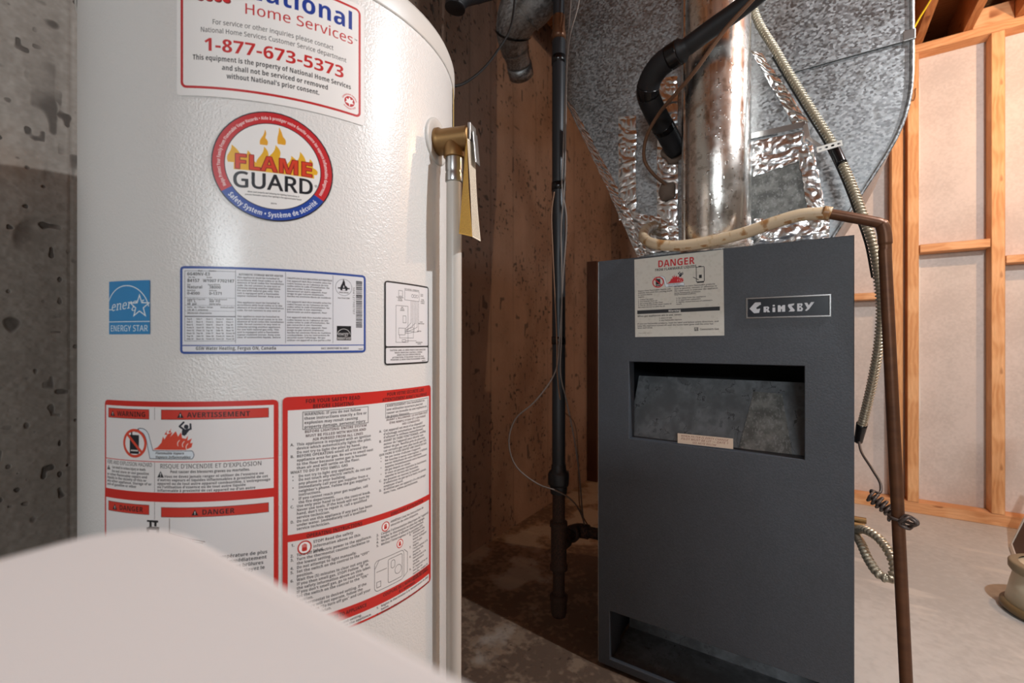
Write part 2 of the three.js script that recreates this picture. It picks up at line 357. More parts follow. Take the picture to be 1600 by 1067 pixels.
function flame(x, cx, y0, w, h, color, lean = 0) {
  x.fillStyle = color; x.beginPath(); x.moveTo(cx - w / 2, y0);
  x.bezierCurveTo(cx - w * 0.7, y0 - h * 0.45, cx - w * 0.1 + lean, y0 - h * 0.5, cx - w * 0.12 + lean, y0 - h);
  x.bezierCurveTo(cx + w * 0.35 + lean, y0 - h * 0.7, cx + w * 0.1, y0 - h * 0.5, cx + w * 0.3, y0 - h * 0.42);
  x.bezierCurveTo(cx + w * 0.7, y0 - h * 0.3, cx + w * 0.6, y0 - h * 0.1, cx + w / 2, y0); x.closePath(); x.fill();
}
function alertTriangle(x, cx, cy, r) { poly(x, [[cx, cy - r], [cx + r, cy + r * 0.8], [cx - r, cy + r * 0.8]], '#15161c'); fit(x, '!', cx, cy + r * 0.62, r, r * 1.4, { color: '#fff' }); }
function hand(x, cx, cy, r) {
  x.lineWidth = r * 0.22; x.strokeStyle = '#c8281f'; x.fillStyle = '#fff'; x.beginPath(); x.arc(cx, cy, r, 0, 7); x.fill(); x.stroke();
  x.fillStyle = '#c8281f'; for (let k = 0; k < 4; k++) { rrect(x, cx - r * 0.4 + k * r * 0.2, cy - r * (0.5 + 0.12 * (k === 1 || k === 2)), r * 0.15, r * 0.75, r * 0.07); x.fill(); }
  rrect(x, cx - r * 0.42, cy - r * 0.02, r * 0.8, r * 0.58, r * 0.2); x.fill();
}
function vapourScene(x, X, Y, k, red, tank) {     // crossed-out can, hose of vapour, fire and a fleeing figure
  x.save(); x.translate(X, Y); x.scale(k, k); x.lineJoin = x.lineCap = 'round';
  x.lineWidth = 3; x.strokeStyle = '#23324a'; x.fillStyle = '#dfe9f1';
  x.beginPath(); x.moveTo(92, 10); x.quadraticCurveTo(140, 0, 160, 40); x.lineTo(186, 128); x.lineTo(405, 128); x.quadraticCurveTo(425, 150, 405, 172); x.lineTo(168, 172); x.lineTo(150, 90); x.quadraticCurveTo(140, 30, 100, 24); x.closePath(); x.fill(); x.stroke();
  x.fillStyle = '#1d2028'; x.fillRect(36, 46, 62, 104); x.fillRect(44, 22, 10, 26); x.fillRect(74, 14, 24, 16); x.fillStyle = '#d8d4d0'; x.fillRect(42, 128, 50, 8);
  x.lineWidth = 15; x.strokeStyle = red; x.beginPath(); x.arc(68, 92, 72, 0, 7); x.stroke(); x.beginPath(); x.moveTo(18, 42); x.lineTo(118, 143); x.stroke();
  x.fillStyle = red; x.beginPath(); x.moveTo(186, 122); for (const [a, b] of [[214, 108], [236, 84], [246, 50], [254, 66], [272, 36], [300, 26], [286, 52], [318, 20], [330, 50], [346, 26], [352, 58], [372, 62], [384, 44], [380, 72], [404, 60], [394, 86], [408, 84], [402, 108], [372, 122]]) x.lineTo(a, b); x.closePath(); x.fill(); x.strokeStyle = '#efe6e2'; x.lineWidth = 4; for (const [a, b] of [[330, 78], [356, 84], [376, 96]]) { x.beginPath(); x.moveTo(a, b + 22); x.quadraticCurveTo(a - 8, b + 6, a + 8, b - 8); x.stroke(); }
  for (const [a, b, w, h] of [[262, 40, 12, 26], [284, 28, 12, 22]]) flame(x, a, b, w, h, red, 8);
  x.strokeStyle = '#1d2230'; x.lineWidth = 10; x.fillStyle = '#1d2230';
  x.beginPath(); x.arc(374, -4, 12, 0, 7); x.fill();
  x.beginPath(); x.moveTo(372, 34); x.lineTo(366, 14); x.moveTo(366, 14); x.lineTo(338, -6); x.lineTo(360, -28); x.moveTo(374, 14); x.lineTo(398, 8); x.lineTo(396, -18); x.stroke();
  poly(x, [[352, 12], [392, 14], [366, 46], [350, 40]], '#1d2230');
  fit(x, 'Flammable Vapors', 200, 147, 190, 18, { align: 'left', it: true }); fit(x, 'Vapeurs Inflammables', 200, 168, 200, 18, { align: 'left', it: true });
  x.restore();
}
const P = {};
P.service = printed(1024, 760, (x, W, H) => {
  x.fillStyle = '#f4f3f1'; x.fillRect(0, 0, W, H);
  x.strokeStyle = '#c4272b'; x.lineWidth = 14; rrect(x, 28, 34, W - 60, H - 84, 26); x.stroke();
  for (let r = 0; r < 4; r++) for (let k = 0; k < 5 - Math.abs(r - 2); k++) { x.fillStyle = '#7d1416'; x.beginPath(); x.ellipse(106 + k * 46 + (r % 2) * 22, 82 + r * 42, 22, 17, 0.4, 0, 7); x.fill(); x.fillStyle = '#d8282c'; x.beginPath(); x.ellipse(101 + k * 46 + (r % 2) * 22, 77 + r * 42, 21, 16, 0.4, 0, 7); x.fill(); }
  fit(x, 'National', 650, 178, 610, 150, { color: '#1f3f97', fill: true });
  fit(x, 'Home Services', 652, 268, 600, 84, { bold: false, color: '#c4272b', fill: true });
  fit(x, '™', 968, 244, 30, 26, { bold: false });
  fit(x, 'For service or other inquiries please contact', 510, 350, 640, 38, { bold: false, color: '#2a2a2c', fill: true });
  fit(x, 'National Home Services Customer Service department', 518, 398, 780, 38, { bold: false, color: '#2a2a2c', fill: true });
  fit(x, '1-877-673-5373', 520, 502, 750, 100, { color: '#c92b2c', fill: true });
  fit(x, 'This equipment is the property of National Home Services', 512, 556, 850, 40, { color: '#2a2a2c', fill: true });
  fit(x, 'and shall not be serviced or removed', 520, 604, 560, 40, { color: '#2a2a2c', fill: true });
  fit(x, 'without National\'s prior consent.', 508, 650, 486, 40, { color: '#2a2a2c', fill: true });
  x.fillStyle = '#c4272b'; x.beginPath(); x.arc(928, 634, 34, 0, 7); x.fill(); x.strokeStyle = '#fff'; x.lineWidth = 4; x.stroke();
  poly(x, [[928, 606], [936, 622], [950, 616], [946, 634], [956, 644], [932, 648], [930, 662], [926, 662], [924, 648], [900, 644], [910, 634], [906, 616], [920, 622]], '#fff');
  arcText(x, 'CANADIAN OWNED', 928, 634, 44, -2.9, -0.2, 13, '#c4272b'); arcText(x, 'OPERATED', 928, 634, 44, 2.5, 0.6, 13, '#c4272b', true);
});
P.flame = printed(768, 768, (x, W) => {
  const c = W / 2; x.fillStyle = '#1b1d28'; x.fillRect(0, 0, W, W);
  x.fillStyle = '#c7262d'; x.beginPath(); x.arc(c, c, c - 8, 0, 7); x.fill();
  x.fillStyle = '#2148a3'; x.beginPath(); x.moveTo(c, c); x.arc(c, c, c - 8, 0.56, Math.PI - 0.56); x.closePath(); x.fill();
  x.fillStyle = '#f2f1ef'; x.beginPath(); x.arc(c, c, c - 84, 0, 7); x.fill(); x.strokeStyle = '#1b1d28'; x.lineWidth = 5; x.stroke();
  arcText(x, 'Helps Protect Your Family From Flammable Vapor Hazards • Aide à protéger votre famille contre les vapeurs inflammables dangereuses', c, c, c - 46, Math.PI - 0.5, 2 * Math.PI + 0.5, 30, '#f3e4e2');
  arcText(x, 'Safety System • Système de sécurité', c, c, c - 44, Math.PI - 0.66, 0.66, 46, '#eef0f6', true);
  for (const [a, y, w, h, l] of [[160, 380, 110, 120, -20], [225, 400, 90, 110, 10], [330, 400, 100, 150, 6], [390, 400, 130, 170, 20], [520, 400, 110, 110, -14], [570, 400, 100, 150, -10], [610, 400, 90, 110, 12]]) flame(x, a, y, w, h, '#e9b32c', l);
  for (const [a, y, w, h, l] of [[322, 240, 44, 110, 12], [432, 220, 46, 120, -10]]) flame(x, a, y, w, h, '#e9a92c', l);
  x.fillStyle = '#ecb52e'; x.fillRect(140, 372, 500, 70); x.clearRect ? 0 : 0;
  x.lineJoin = 'round'; x.lineWidth = 10; x.strokeStyle = '#8e1b1d';
  font(x, 140, true); x.textAlign = 'left'; x.textBaseline = 'alphabetic';
  const m = x.measureText('FLAME').width; x.save(); x.translate(138, 420); x.scale(496 / m, 1); x.strokeText('FLAME', 0, 0); x.fillStyle = '#d8432a'; x.fillText('FLAME', 0, 0); x.restore();
  x.fillStyle = '#f2f1ef'; x.fillRect(130, 428, 510, 18);
  fit(x, 'GUARD', c, 548, 508, 148, { bold: false, color: '#1c2028', fill: true }); x.lineWidth = 6; x.strokeStyle = '#1c2028';
  font(x, 148, false); const g = x.measureText('GUARD').width; x.save(); x.translate(c - 254, 548); x.scale(508 / g, 1); x.strokeText('GUARD', 0, 0); x.restore();
  fit(x, '®', 652, 490, 26, 26, { bold: false });
  fit(x, 'When used properly and following the lighting instructions, it', c, 580, 320, 15); fit(x, 'prevents flammable vapours from igniting in this approved water heater', c, 600, 350, 15); fit(x, '69570', c, 648, 40, 13);
});
P.energy = printed(384, 400, (x, W, H) => {
  x.fillStyle = '#3a8fca'; x.fillRect(0, 0, W, H); x.strokeStyle = '#eef6fb'; x.fillStyle = '#eef6fb'; x.lineCap = 'round';
  x.lineWidth = 7; x.beginPath(); x.arc(178, 236, 200, Math.PI * 1.04, Math.PI * 1.93); x.stroke();
  x.lineWidth = 6; x.beginPath(); x.moveTo(0, 306); x.lineTo(W, 306); x.stroke(); x.beginPath(); x.moveTo(0, 214); x.lineTo(28, 214); x.stroke();
  font(x, 92, false, true, 'serif'); x.textAlign = 'left'; x.textBaseline = 'alphabetic'; x.save(); x.translate(24, 226); x.rotate(-0.1); x.scale(1.02, 1); x.fillText('energy', 0, 0); x.restore();
  x.lineWidth = 8; x.lineJoin = 'miter'; x.beginPath(); for (let k = 0; k <= 10; k++) { const a = -Math.PI / 2 + k * Math.PI / 5, r = k % 2 ? 34 : 84, px = 298 + r * Math.cos(a), py = 194 + r * Math.sin(a); k ? x.lineTo(px, py) : x.moveTo(px, py); } x.closePath(); x.fillStyle = '#3a8fca'; x.fill(); x.stroke();
  fit(x, 'ENERGY STAR', W / 2, 378, 352, 62, { bold: false, color: '#eef6fb', fill: true });
});
P.rating = printed(1560, 740, (x, W, H) => {
  x.fillStyle = '#2f4f9e'; x.fillRect(0, 0, W, H); x.fillStyle = '#e3e6ec'; rrect(x, 20, 20, W - 40, H - 40, 14); x.fill();
  x.fillStyle = '#2f4f9e'; x.fillRect(20, 664, W - 40, 9);
  fit(x, 'GSW Water Heating, Fergus ON, Canada', 130, 706, 640, 40, { align: 'left' }); fit(x, 'RACC INVENTOIRE 98-2468-9', 1390, 706, 250, 24, { align: 'right' }); fit(x, '706960', 1530, 712, 46, 15, { align: 'right' });
  x.strokeStyle = '#444a58'; x.lineWidth = 3; x.strokeRect(40, 40, 410, 590);
  x.beginPath(); for (const a of [450, 845, 1245]) { x.moveTo(a, 26); x.lineTo(a, 650); } x.stroke();
  const L = (s, a, b, px, w = 400, bold = true) => fit(x, s, a, b, w, px, { align: 'left', bold });
  L('Mod.', 150, 44, 16); L('Modèle', 240, 44, 16); L('6G40NV-E3', 60, 78, 36); L('Ser. No.', 70, 100, 16); L('Order', 220, 100, 16);
  L('B4157', 60, 134, 36); L('W1007 F702187', 190, 134, 36, 250); L('Gas', 60, 160, 16); L('Input BTU/hr', 230, 160, 16);
  L('Natural', 60, 188, 34); L('38000', 240, 188, 34); L('Manifold', 60, 210, 16); L('Altitude', 240, 210, 16); L('0-4500', 60, 240, 34); L('0-1371', 240, 240, 34);
  x.lineWidth = 2; for (const b of [266, 330, 378]) { x.beginPath(); x.moveTo(40, b); x.lineTo(450, b); x.stroke(); } x.fillStyle = '#2a2e3a'; x.fillRect(40, 420, 410, 7);
  L('Capacity / Capacité', 60, 284, 16); L('Max. test pressure', 240, 284, 16); L('151  L', 60, 304, 26); L('300  PSI', 240, 304, 24); L('40  gal', 60, 327, 26); L('2070 kPa', 240, 327, 22);
  L('Volts   Hz / Phase / Amps', 60, 352, 18); L('Vertical outlet', 330, 352, 18, 110); L('120  60  1  ambiance', 60, 374, 18); L('Minimum clearances', 60, 402, 20);
  for (let r = 0; r < 8; r++) for (let k = 0; k < 5; k++) L(['Top', 'Side', 'Rear', 'Front', 'Vent', 'Floor'][(r + k) % 6] + ' ' + (r * 3 + k), 56 + k * 80, 452 + r * 24, 17, 72);
  const en = 'This appliance must be installed in accordance with local codes or in the absence of local codes the installation code. Do not connect to any vent or chimney serving another appliance. For use with natural gas only. This unit is equipped with a flammable vapour resistant burner. Keep area clear of combustible liquids. Before lighting read the safety instructions. Do not use this water heater if any part has been under water. ';
  const fr = 'Cet appareil doit être installé selon les codes locaux ou en l\'absence de tels codes selon le code d\'installation. Ne pas raccorder à une cheminée desservant un autre appareil. Pour usage au gaz naturel seulement. Gardez les environs libres de matières combustibles. Lire les instructions de sécurité avant l\'allumage. Ne pas utiliser cet appareil si une partie a été sous l\'eau. ';
  fit(x, 'AUTOMATIC STORAGE WATER HEATER', 650, 70, 350, 24, { fill: true }); fit(x, 'CHAUFFE-EAU À ACCUMULATION AUTOMATIQUE', 1046, 84, 384, 22, { fill: true });
  let y = para(x, en, 462, 94, 372, 20, { max: 8 }); y = para(x, en, 462, y + 34, 372, 20, { max: 4 }); para(x, en + en, 462, y + 30, 372, 20, { max: 9 });
  y = para(x, fr, 856, 108, 380, 20, { max: 7 }); y = para(x, fr, 856, y + 26, 380, 20, { max: 5 }); para(x, fr + fr, 856, y + 26, 380, 20, { max: 10 });
  x.strokeStyle = '#333a48'; x.lineWidth = 3; x.beginPath(); x.arc(1345, 130, 76, 0, 7); x.stroke(); flame(x, 1345, 160, 60, 110, '#1b1d24', 0); flame(x, 1345, 158, 26, 50, '#e3e6ec', 0); x.fillStyle = '#1b1d24'; x.fillRect(1290, 132, 110, 12); fit(x, 'DESIGN CERTIFIED', 1345, 184, 90, 16); fit(x, 'Gas-Fired 2300', 1345, 236, 110, 18);
  x.fillStyle = '#14161c'; x.fillRect(1280, 490, 134, 134); x.strokeStyle = '#eee'; x.lineWidth = 4; x.beginPath(); x.arc(1345, 580, 62, Math.PI * 1.05, Math.PI * 1.95); x.stroke(); fit(x, 'energy☆', 1346, 578, 110, 42, { color: '#eee', bold: false, it: true, fam: 'serif', fill: true }); x.fillStyle = '#eee'; x.fillRect(1280, 594, 134, 3); fit(x, 'ENERGY STAR', 1347, 616, 124, 20, { color: '#eee', fill: true });
  const r = rng(3); let b = 60; x.fillStyle = '#15161a'; while (b < 500) { const t = 2 + r() * 9; x.fillRect(1462, b, 62, t); b += t + 2 + r() * 7; }
  x.save(); x.translate(1432, 120); x.rotate(Math.PI / 2); fit(x, 'S04127700707', 0, 0, 260, 26, { align: 'left', fill: true, fam: 'monospace', bold: false }); x.restore();
});
P.wiring = printed(560, 740, (x, W, H) => {
  x.fillStyle = '#1b1c20'; x.fillRect(0, 0, W, H); x.fillStyle = '#e9e9ec'; rrect(x, 14, 14, W - 28, 560, 12); x.fill(); rrect(x, 14, 588, W - 28, H - 602, 12); x.fill();
  x.strokeStyle = '#3a3c42'; x.lineWidth = 3; const S = (a, b, w, h) => x.strokeRect(a, b, w, h);
  S(220, 64, 190, 90); S(120, 210, 140, 330); S(200, 300, 36, 62); S(150, 412, 74, 60); x.strokeRect(150, 74, 44, 50);
  for (let k = 0; k < 6; k++) { x.beginPath(); x.moveTo(300 + k * 20, 154); x.lineTo(300 + k * 20, 360 + (k % 3) * 40); x.lineTo(224, 420 + k * 8); x.stroke(); }
  x.beginPath(); for (const a of [320, 350, 380]) { x.moveTo(a + 14, 110); x.arc(a, 110, 14, 0, 7); } x.stroke(); x.beginPath(); x.moveTo(160, 470); x.lineTo(160, 500); x.lineTo(330, 500); x.lineTo(330, 400); x.stroke(); x.strokeRect(190, 516, 40, 20); x.beginPath(); x.moveTo(230, 526); x.lineTo(370, 526); x.stroke();
  for (const [s, a, b, w] of [['GAS CONTROL / THERMOSTAT', 312, 58, 190], ['FLAMMABLE', 165, 140, 80], ['VAPOR', 165, 154, 60], ['SENSOR', 165, 168, 60], ['PILOT', 450, 90, 50], ['LIMIT', 450, 104, 50], ['DOOR', 462, 140, 50], ['MANIFOLD', 462, 156, 60], ['BURNER', 462, 172, 60], ['GAS', 190, 228, 40], ['VALVE', 190, 242, 50], ['IGNITER', 190, 256, 50], ['SPARK', 440, 352, 70], ['IGNITION ROD', 440, 368, 90], ['THERMOPILE', 410, 440, 60], ['GROUND WIRE', 410, 546, 110], ['CHASSIS', 410, 560, 110]]) fit(x, s, a, b, w, 14);
  fit(x, 'CAUTION: LABEL ALL WIRES PRIOR TO DISCONNECTION', W / 2, 618, 450, 22, { fill: true }); fit(x, 'WHEN SERVICING CONTROLS. WIRING', W / 2, 640, 350, 20, { fill: true }); fit(x, 'ERRORS CAN CAUSE IMPROPER OPERATION', W / 2, 660, 300, 18, { fill: true }); fit(x, 'ATTENTION: ÉTIQUETER TOUS LES FILS', W / 2, 682, 400, 20, { fill: true }); fit(x, 'VÉRIFIER LE BON FONCTIONNEMENT APRÈS', W / 2, 702, 440, 20, { fill: true }); fit(x, '9003-711', 510, 722, 60, 14, { align: 'right' });
});
const RED = '#cf2a22';
P.warning = printed(1024, 1330, (x, W, H) => {
  x.fillStyle = RED; x.fillRect(0, 0, W, H); x.fillStyle = '#eceaea'; x.fillRect(12, 30, 988, 478); x.fillRect(12, 560, 988, 740);
  const bar = (a, w, y, s) => { x.fillStyle = '#d13a2d'; x.strokeStyle = '#3a2a28'; x.lineWidth = 2; x.fillRect(a, y, w, 54); x.strokeRect(a, y, w, 54); font(x, 40, true); const t = Math.min(x.measureText(s).width * 1.05, w - 90); alertTriangle(x, a + w / 2 - t / 2 - 10, y + 30, 18); fit(x, s, a + w / 2 + 26, y + 42, t, 40, { color: '#2a1416', fill: true }); };
  bar(34, 300, 46, 'WARNING'); bar(408, 566, 46, 'AVERTISSEMENT');
  x.strokeStyle = '#50454a'; x.lineWidth = 2; x.beginPath(); x.moveTo(368, 34); x.lineTo(368, 104); x.moveTo(368, 340); x.lineTo(368, 506); x.stroke(); x.beginPath(); x.moveTo(368, 562); x.lineTo(368, 660); x.stroke();
  x.strokeStyle = RED; x.lineWidth = 4; x.beginPath(); x.moveTo(12, 336); x.lineTo(1000, 336); x.stroke();
  vapourScene(x, 168, 144, 1.02, '#dc4a33');
  fit(x, 'FIRE AND EXPLOSION HAZARD', 188, 366, 330, 30, { bold: false, fill: true }); fit(x, 'RISQUE D\'INCENDIE ET D\'EXPLOSION', 670, 372, 540, 32, { bold: false, fill: true });
  alertTriangle(x, 36, 388, 14); alertTriangle(x, 404, 408, 20); fit(x, 'Can result in serious injury or death.', 190, 390, 250, 20, { fill: true }); fit(x, 'Peut causer des blessures graves ou mortelles.', 670, 398, 420, 22, { fill: true });
  para(x, '        Do not store or use gasoline or other flammable vapors and liquids in the vicinity of this or any other appliance. Storage of or use of gasoline or other flammable vapors or liquids in the vicinity of this or any other appliance can result in serious injury or death.', 22, 412, 330, 20, { lead: 0.96, max: 5 });
  para(x, '        Vous ne devez jamais ranger ni utiliser de l\'essence ou d\'autres vapeurs et liquides inflammables à proximité de cet appareil ou de tout autre appareil combustible. L\'entreposage ou l\'utilisation d\'essence ou de tout autre liquide inflammable à proximité de cet appareil ou d\'un autre appareil peut causer des blessures graves ou mortelles.', 384, 424, 600, 20, { lead: 0.98, max: 5 });
  bar(34, 300, 580, 'DANGER'); bar(408, 566, 590, 'DANGER');
  x.fillStyle = '#1d1c20'; for (const [a, b, w, h] of [[330, 700, 60, 16], [336, 672, 14, 30], [366, 668, 14, 30], [320, 664, 40, 10], [354, 664, 36, 12], [380, 700, 16, 44], [318, 704, 16, 26]]) { rrect(x, a, b, w, h, 4); x.fill(); }
  x.strokeStyle = '#5d3b30'; x.lineWidth = 3; x.beginPath(); x.moveTo(456, 650); x.lineTo(456, 730); x.lineTo(650, 784); x.moveTo(410, 744); x.lineTo(640, 790); x.stroke();
  fit(x, 'EAU CHAUDE', 510, 790, 170, 34, { color: '#b0402e', fill: true });
  para(x, 'L\'eau à une température de plus de 125°F (52°C), immédiatement peut causer de graves brûlures ou la mort par la suite. Voyez le manuel avant de régler la température du chauffe-eau. Les enfants, les personnes handicapées et les aînés sont les plus susceptibles.', 560, 880, 410, 26);
  para(x, 'Water temperature over 125°F (52°C) can cause severe burns instantly or death from scalds. See instruction manual before setting temperature at water heater.', 40, 880, 320, 24);
});
P.instructions = printed(1100, 1560, (x, W, H) => {
  x.fillStyle = RED; x.fillRect(0, 0, W, H); x.fillStyle = '#e9e8e8'; x.fillRect(28, 84, 1048, 777); x.fillRect(28, 905, 1048, 510); x.fillRect(28, 1490, 1048, 56);
  x.save(); x.scale(1, 1.06);
  const T = (s, c, y, w, px) => fit(x, s, c, y, w, px, { color: '#2a1214', fill: true });
  T('FOR YOUR SAFETY READ', 290, 42, 330, 34); T('BEFORE LIGHTING', 290, 76, 250, 34); T('POUR VOTRE SÉCURITÉ LIRE', 830, 38, 360, 32); T('ATTENTIVEMENT AVANT L\'ALLUMAGE', 830, 72, 430, 32);
  x.strokeStyle = '#333'; x.lineWidth = 3; x.strokeRect(110, 94, 400, 104); x.strokeRect(640, 92, 420, 92);
  para(x, 'WARNING: If you do not follow these instructions exactly a fire or explosion may result causing property damage, personal injury or loss of life.', 118, 116, 390, 23, { max: 4 });
  para(x, 'AVERTISSEMENT! Une installation ou une utilisation incorrecte pourrait causer un incendie ou une explosion et de graves blessures.', 648, 112, 410, 21, { max: 4 });
  T('BEFORE LIGHTING: ENTIRE SYSTEM', 310, 220, 380, 22); T('MUST BE FILLED WITH WATER AND', 310, 246, 370, 22); T('AIR PURGED FROM ALL LINES', 320, 270, 310, 22);
  T('AVANT L\'ALLUMAGE: LE SYSTÈME DOIT', 850, 204, 410, 20); T('ÊTRE REMPLI D\'EAU ET L\'AIR PURGÉ', 850, 228, 360, 20); T('DES CONDUITES', 870, 250, 180, 20);
  const item = (k, s, X, y, w, px) => { fit(x, k, X, y, 30, px, { align: 'left' }); return para(x, s, X + 34, y, w, px, { lead: 1.06 }); };
  let y = 292;
  y = item('A.', 'This appliance is equipped with an ignition device which automatically lights the pilot. Do not try to light the pilot by hand.', 42, y, 480, 22);
  y = item('B.', 'BEFORE OPERATING smell all around the appliance area for gas. Be sure to smell next to the floor because some gas is heavier than air and will settle on the floor.', 42, y, 480, 22);
  fit(x, 'WHAT TO DO IF YOU SMELL GAS', 42, y, 350, 22, { align: 'left' }); y += 24;
  for (const s of ['Do not try to light any appliance.', 'Do not touch any electric switch; do not use any phone in your building.', 'Immediately call your gas supplier from a neighbor\'s phone. Follow the gas supplier\'s instructions.', 'If you cannot reach your gas supplier, call the fire department.']) y = item('•', s, 52, y, 460, 21);
  y = item('C.', 'Use only your hand to turn the control knob. Never use tools. If the knob will not turn by hand, don\'t try to repair it, call a qualified service technician.', 42, y, 480, 21);
  item('D.', 'Do not use this appliance if any part has been under water. Immediately call a qualified service technician.', 42, y, 480, 21);
  y = 274;
  y = item('A.', 'Cet appareil est muni d\'un dispositif d\'allumage automatique. Ne tentez pas d\'allumer la veilleuse manuellement.', 590, y, 440, 21);
  y = item('B.', 'AVANT DE FAIRE FONCTIONNER, reniflez autour de l\'appareil pour déceler une odeur de gaz. Reniflez près du plancher, car certains gaz sont plus lourds que l\'air.', 590, y, 440, 21);
  fit(x, 'QUE FAIRE SI VOUS SENTEZ UNE ODEUR DE GAZ', 590, y, 470, 20, { align: 'left' }); y += 22;
  for (const s of ['Ne pas tenter d\'allumer d\'appareil.', 'Ne touchez à aucun interrupteur; n\'utilisez aucun téléphone de votre bâtiment.', 'Appelez immédiatement votre fournisseur de gaz depuis un voisin.', 'Si vous ne pouvez rejoindre le fournisseur, appelez le service des incendies.']) y = item('•', s, 600, y, 430, 20);
  y = item('C.', 'Ne poussez ou tournez la manette d\'admission du gaz qu\'à la main; ne jamais employer d\'outil.', 590, y, 440, 20);
  item('D.', 'N\'utilisez pas cet appareil s\'il a été plongé dans l\'eau, même partiellement.', 590, y, 440, 20);
  x.restore();
  T('OPERATING INSTRUCTIONS', 300, 898, 340, 34); T('DIRECTIVES D\'UTILISATION', 840, 898, 320, 32);
  x.save(); x.translate(0, 905 - 862 * 1.11); x.scale(1, 1.11);
  hand(x, 120, 908, 36); fit(x, '1.', 46, 892, 20, 22, { align: 'left' }); para(x, 'STOP! Read the safety information above on this label.', 168, 894, 340, 23);
  y = 952; for (const [k, s] of [['2.', 'Turn off all electric power to the appliance.'], ['3.', 'Turn the thermostat counter-clockwise to the lowest setting.'], ['4.', 'Do not attempt to light manually.'], ['5.', 'Set the switch on the control to the "OFF" position.'], ['6.', 'Wait five (5) minutes to clear out any gas. If you then smell gas, STOP! Follow "B" in the safety information above on this label. If you don\'t smell gas, go to next step.'], ['7.', 'Set the switch on the control to the "ON" position.'], ['8.', 'Set thermostat to desired setting. If the appliance will not operate, follow the instructions "To turn off gas" and call your service technician.']]) y = item(k, s, 42, y, 460, 22);
  hand(x, 640, 912, 28);
  y = 900; para(x, 'ARRÊTEZ! Lisez les instructions de sécurité de cette étiquette.', 680, y, 390, 20); y = 956; for (const [k, s] of [['2.', 'Coupez l\'alimentation électrique de l\'appareil.'], ['3.', 'Réglez le thermostat au plus bas réglage.'], ['4.', 'Ne pas tenter d\'allumer manuellement.'], ['5.', 'Mettez l\'interrupteur à la position OFF.']]) y = item(k, s, 570, y, 470, 21);
  hand(x, 760, 1060, 26); y = 1040; for (const [k, s] of [['6.', 'Attendre cinq minutes pour laisser échapper tout le gaz.'], ['7.', 'Réglez l\'interrupteur à la position ON.'], ['8.', 'Réglez le thermostat à la température désirée.'], ['9.', 'Si l\'appareil ne se met pas en marche, coupez le gaz et appelez un technicien qualifié.']]) y = item(k, s, 850, y, 190, 20);
  x.strokeStyle = '#3a3a3e'; x.lineWidth = 3; rrect(x, 556, 1110, 240, 190, 26); x.stroke(); rrect(x, 660, 1130, 120, 150, 12); x.stroke(); x.beginPath(); x.moveTo(556, 1160); x.lineTo(590, 1110); x.moveTo(796, 1110); x.lineTo(830, 1140); x.lineTo(830, 1270); x.lineTo(796, 1290); x.stroke(); rrect(x, 684, 1146, 32, 50, 14); x.stroke(); x.beginPath(); x.arc(744, 1220, 28, 0, 7); x.stroke(); x.strokeRect(572, 1244, 30, 34); x.beginPath(); x.moveTo(570, 1180); x.lineTo(650, 1180); x.stroke();
  x.restore();
  T('TO TURN OFF GAS TO APPLIANCE', 300, 1462, 400, 34); T('COUPURE DE L\'ADMISSION DE GAZ', 830, 1450, 420, 30); T('À L\'APPAREIL', 830, 1480, 160, 24);
  y = 1514; for (const [k, s] of [['1.', 'Set the thermostat to lowest setting.'], ['2.', 'Turn off all electric power to the appliance.']]) y = item(k, s, 42, y, 460, 22);
  y = 1514; for (const [k, s] of [['1.', 'Réglez le thermostat à la température la plus basse.'], ['2.', 'Coupez l\'alimentation électrique de l\'appareil.']]) y = item(k, s, 570, y, 470, 21);
});
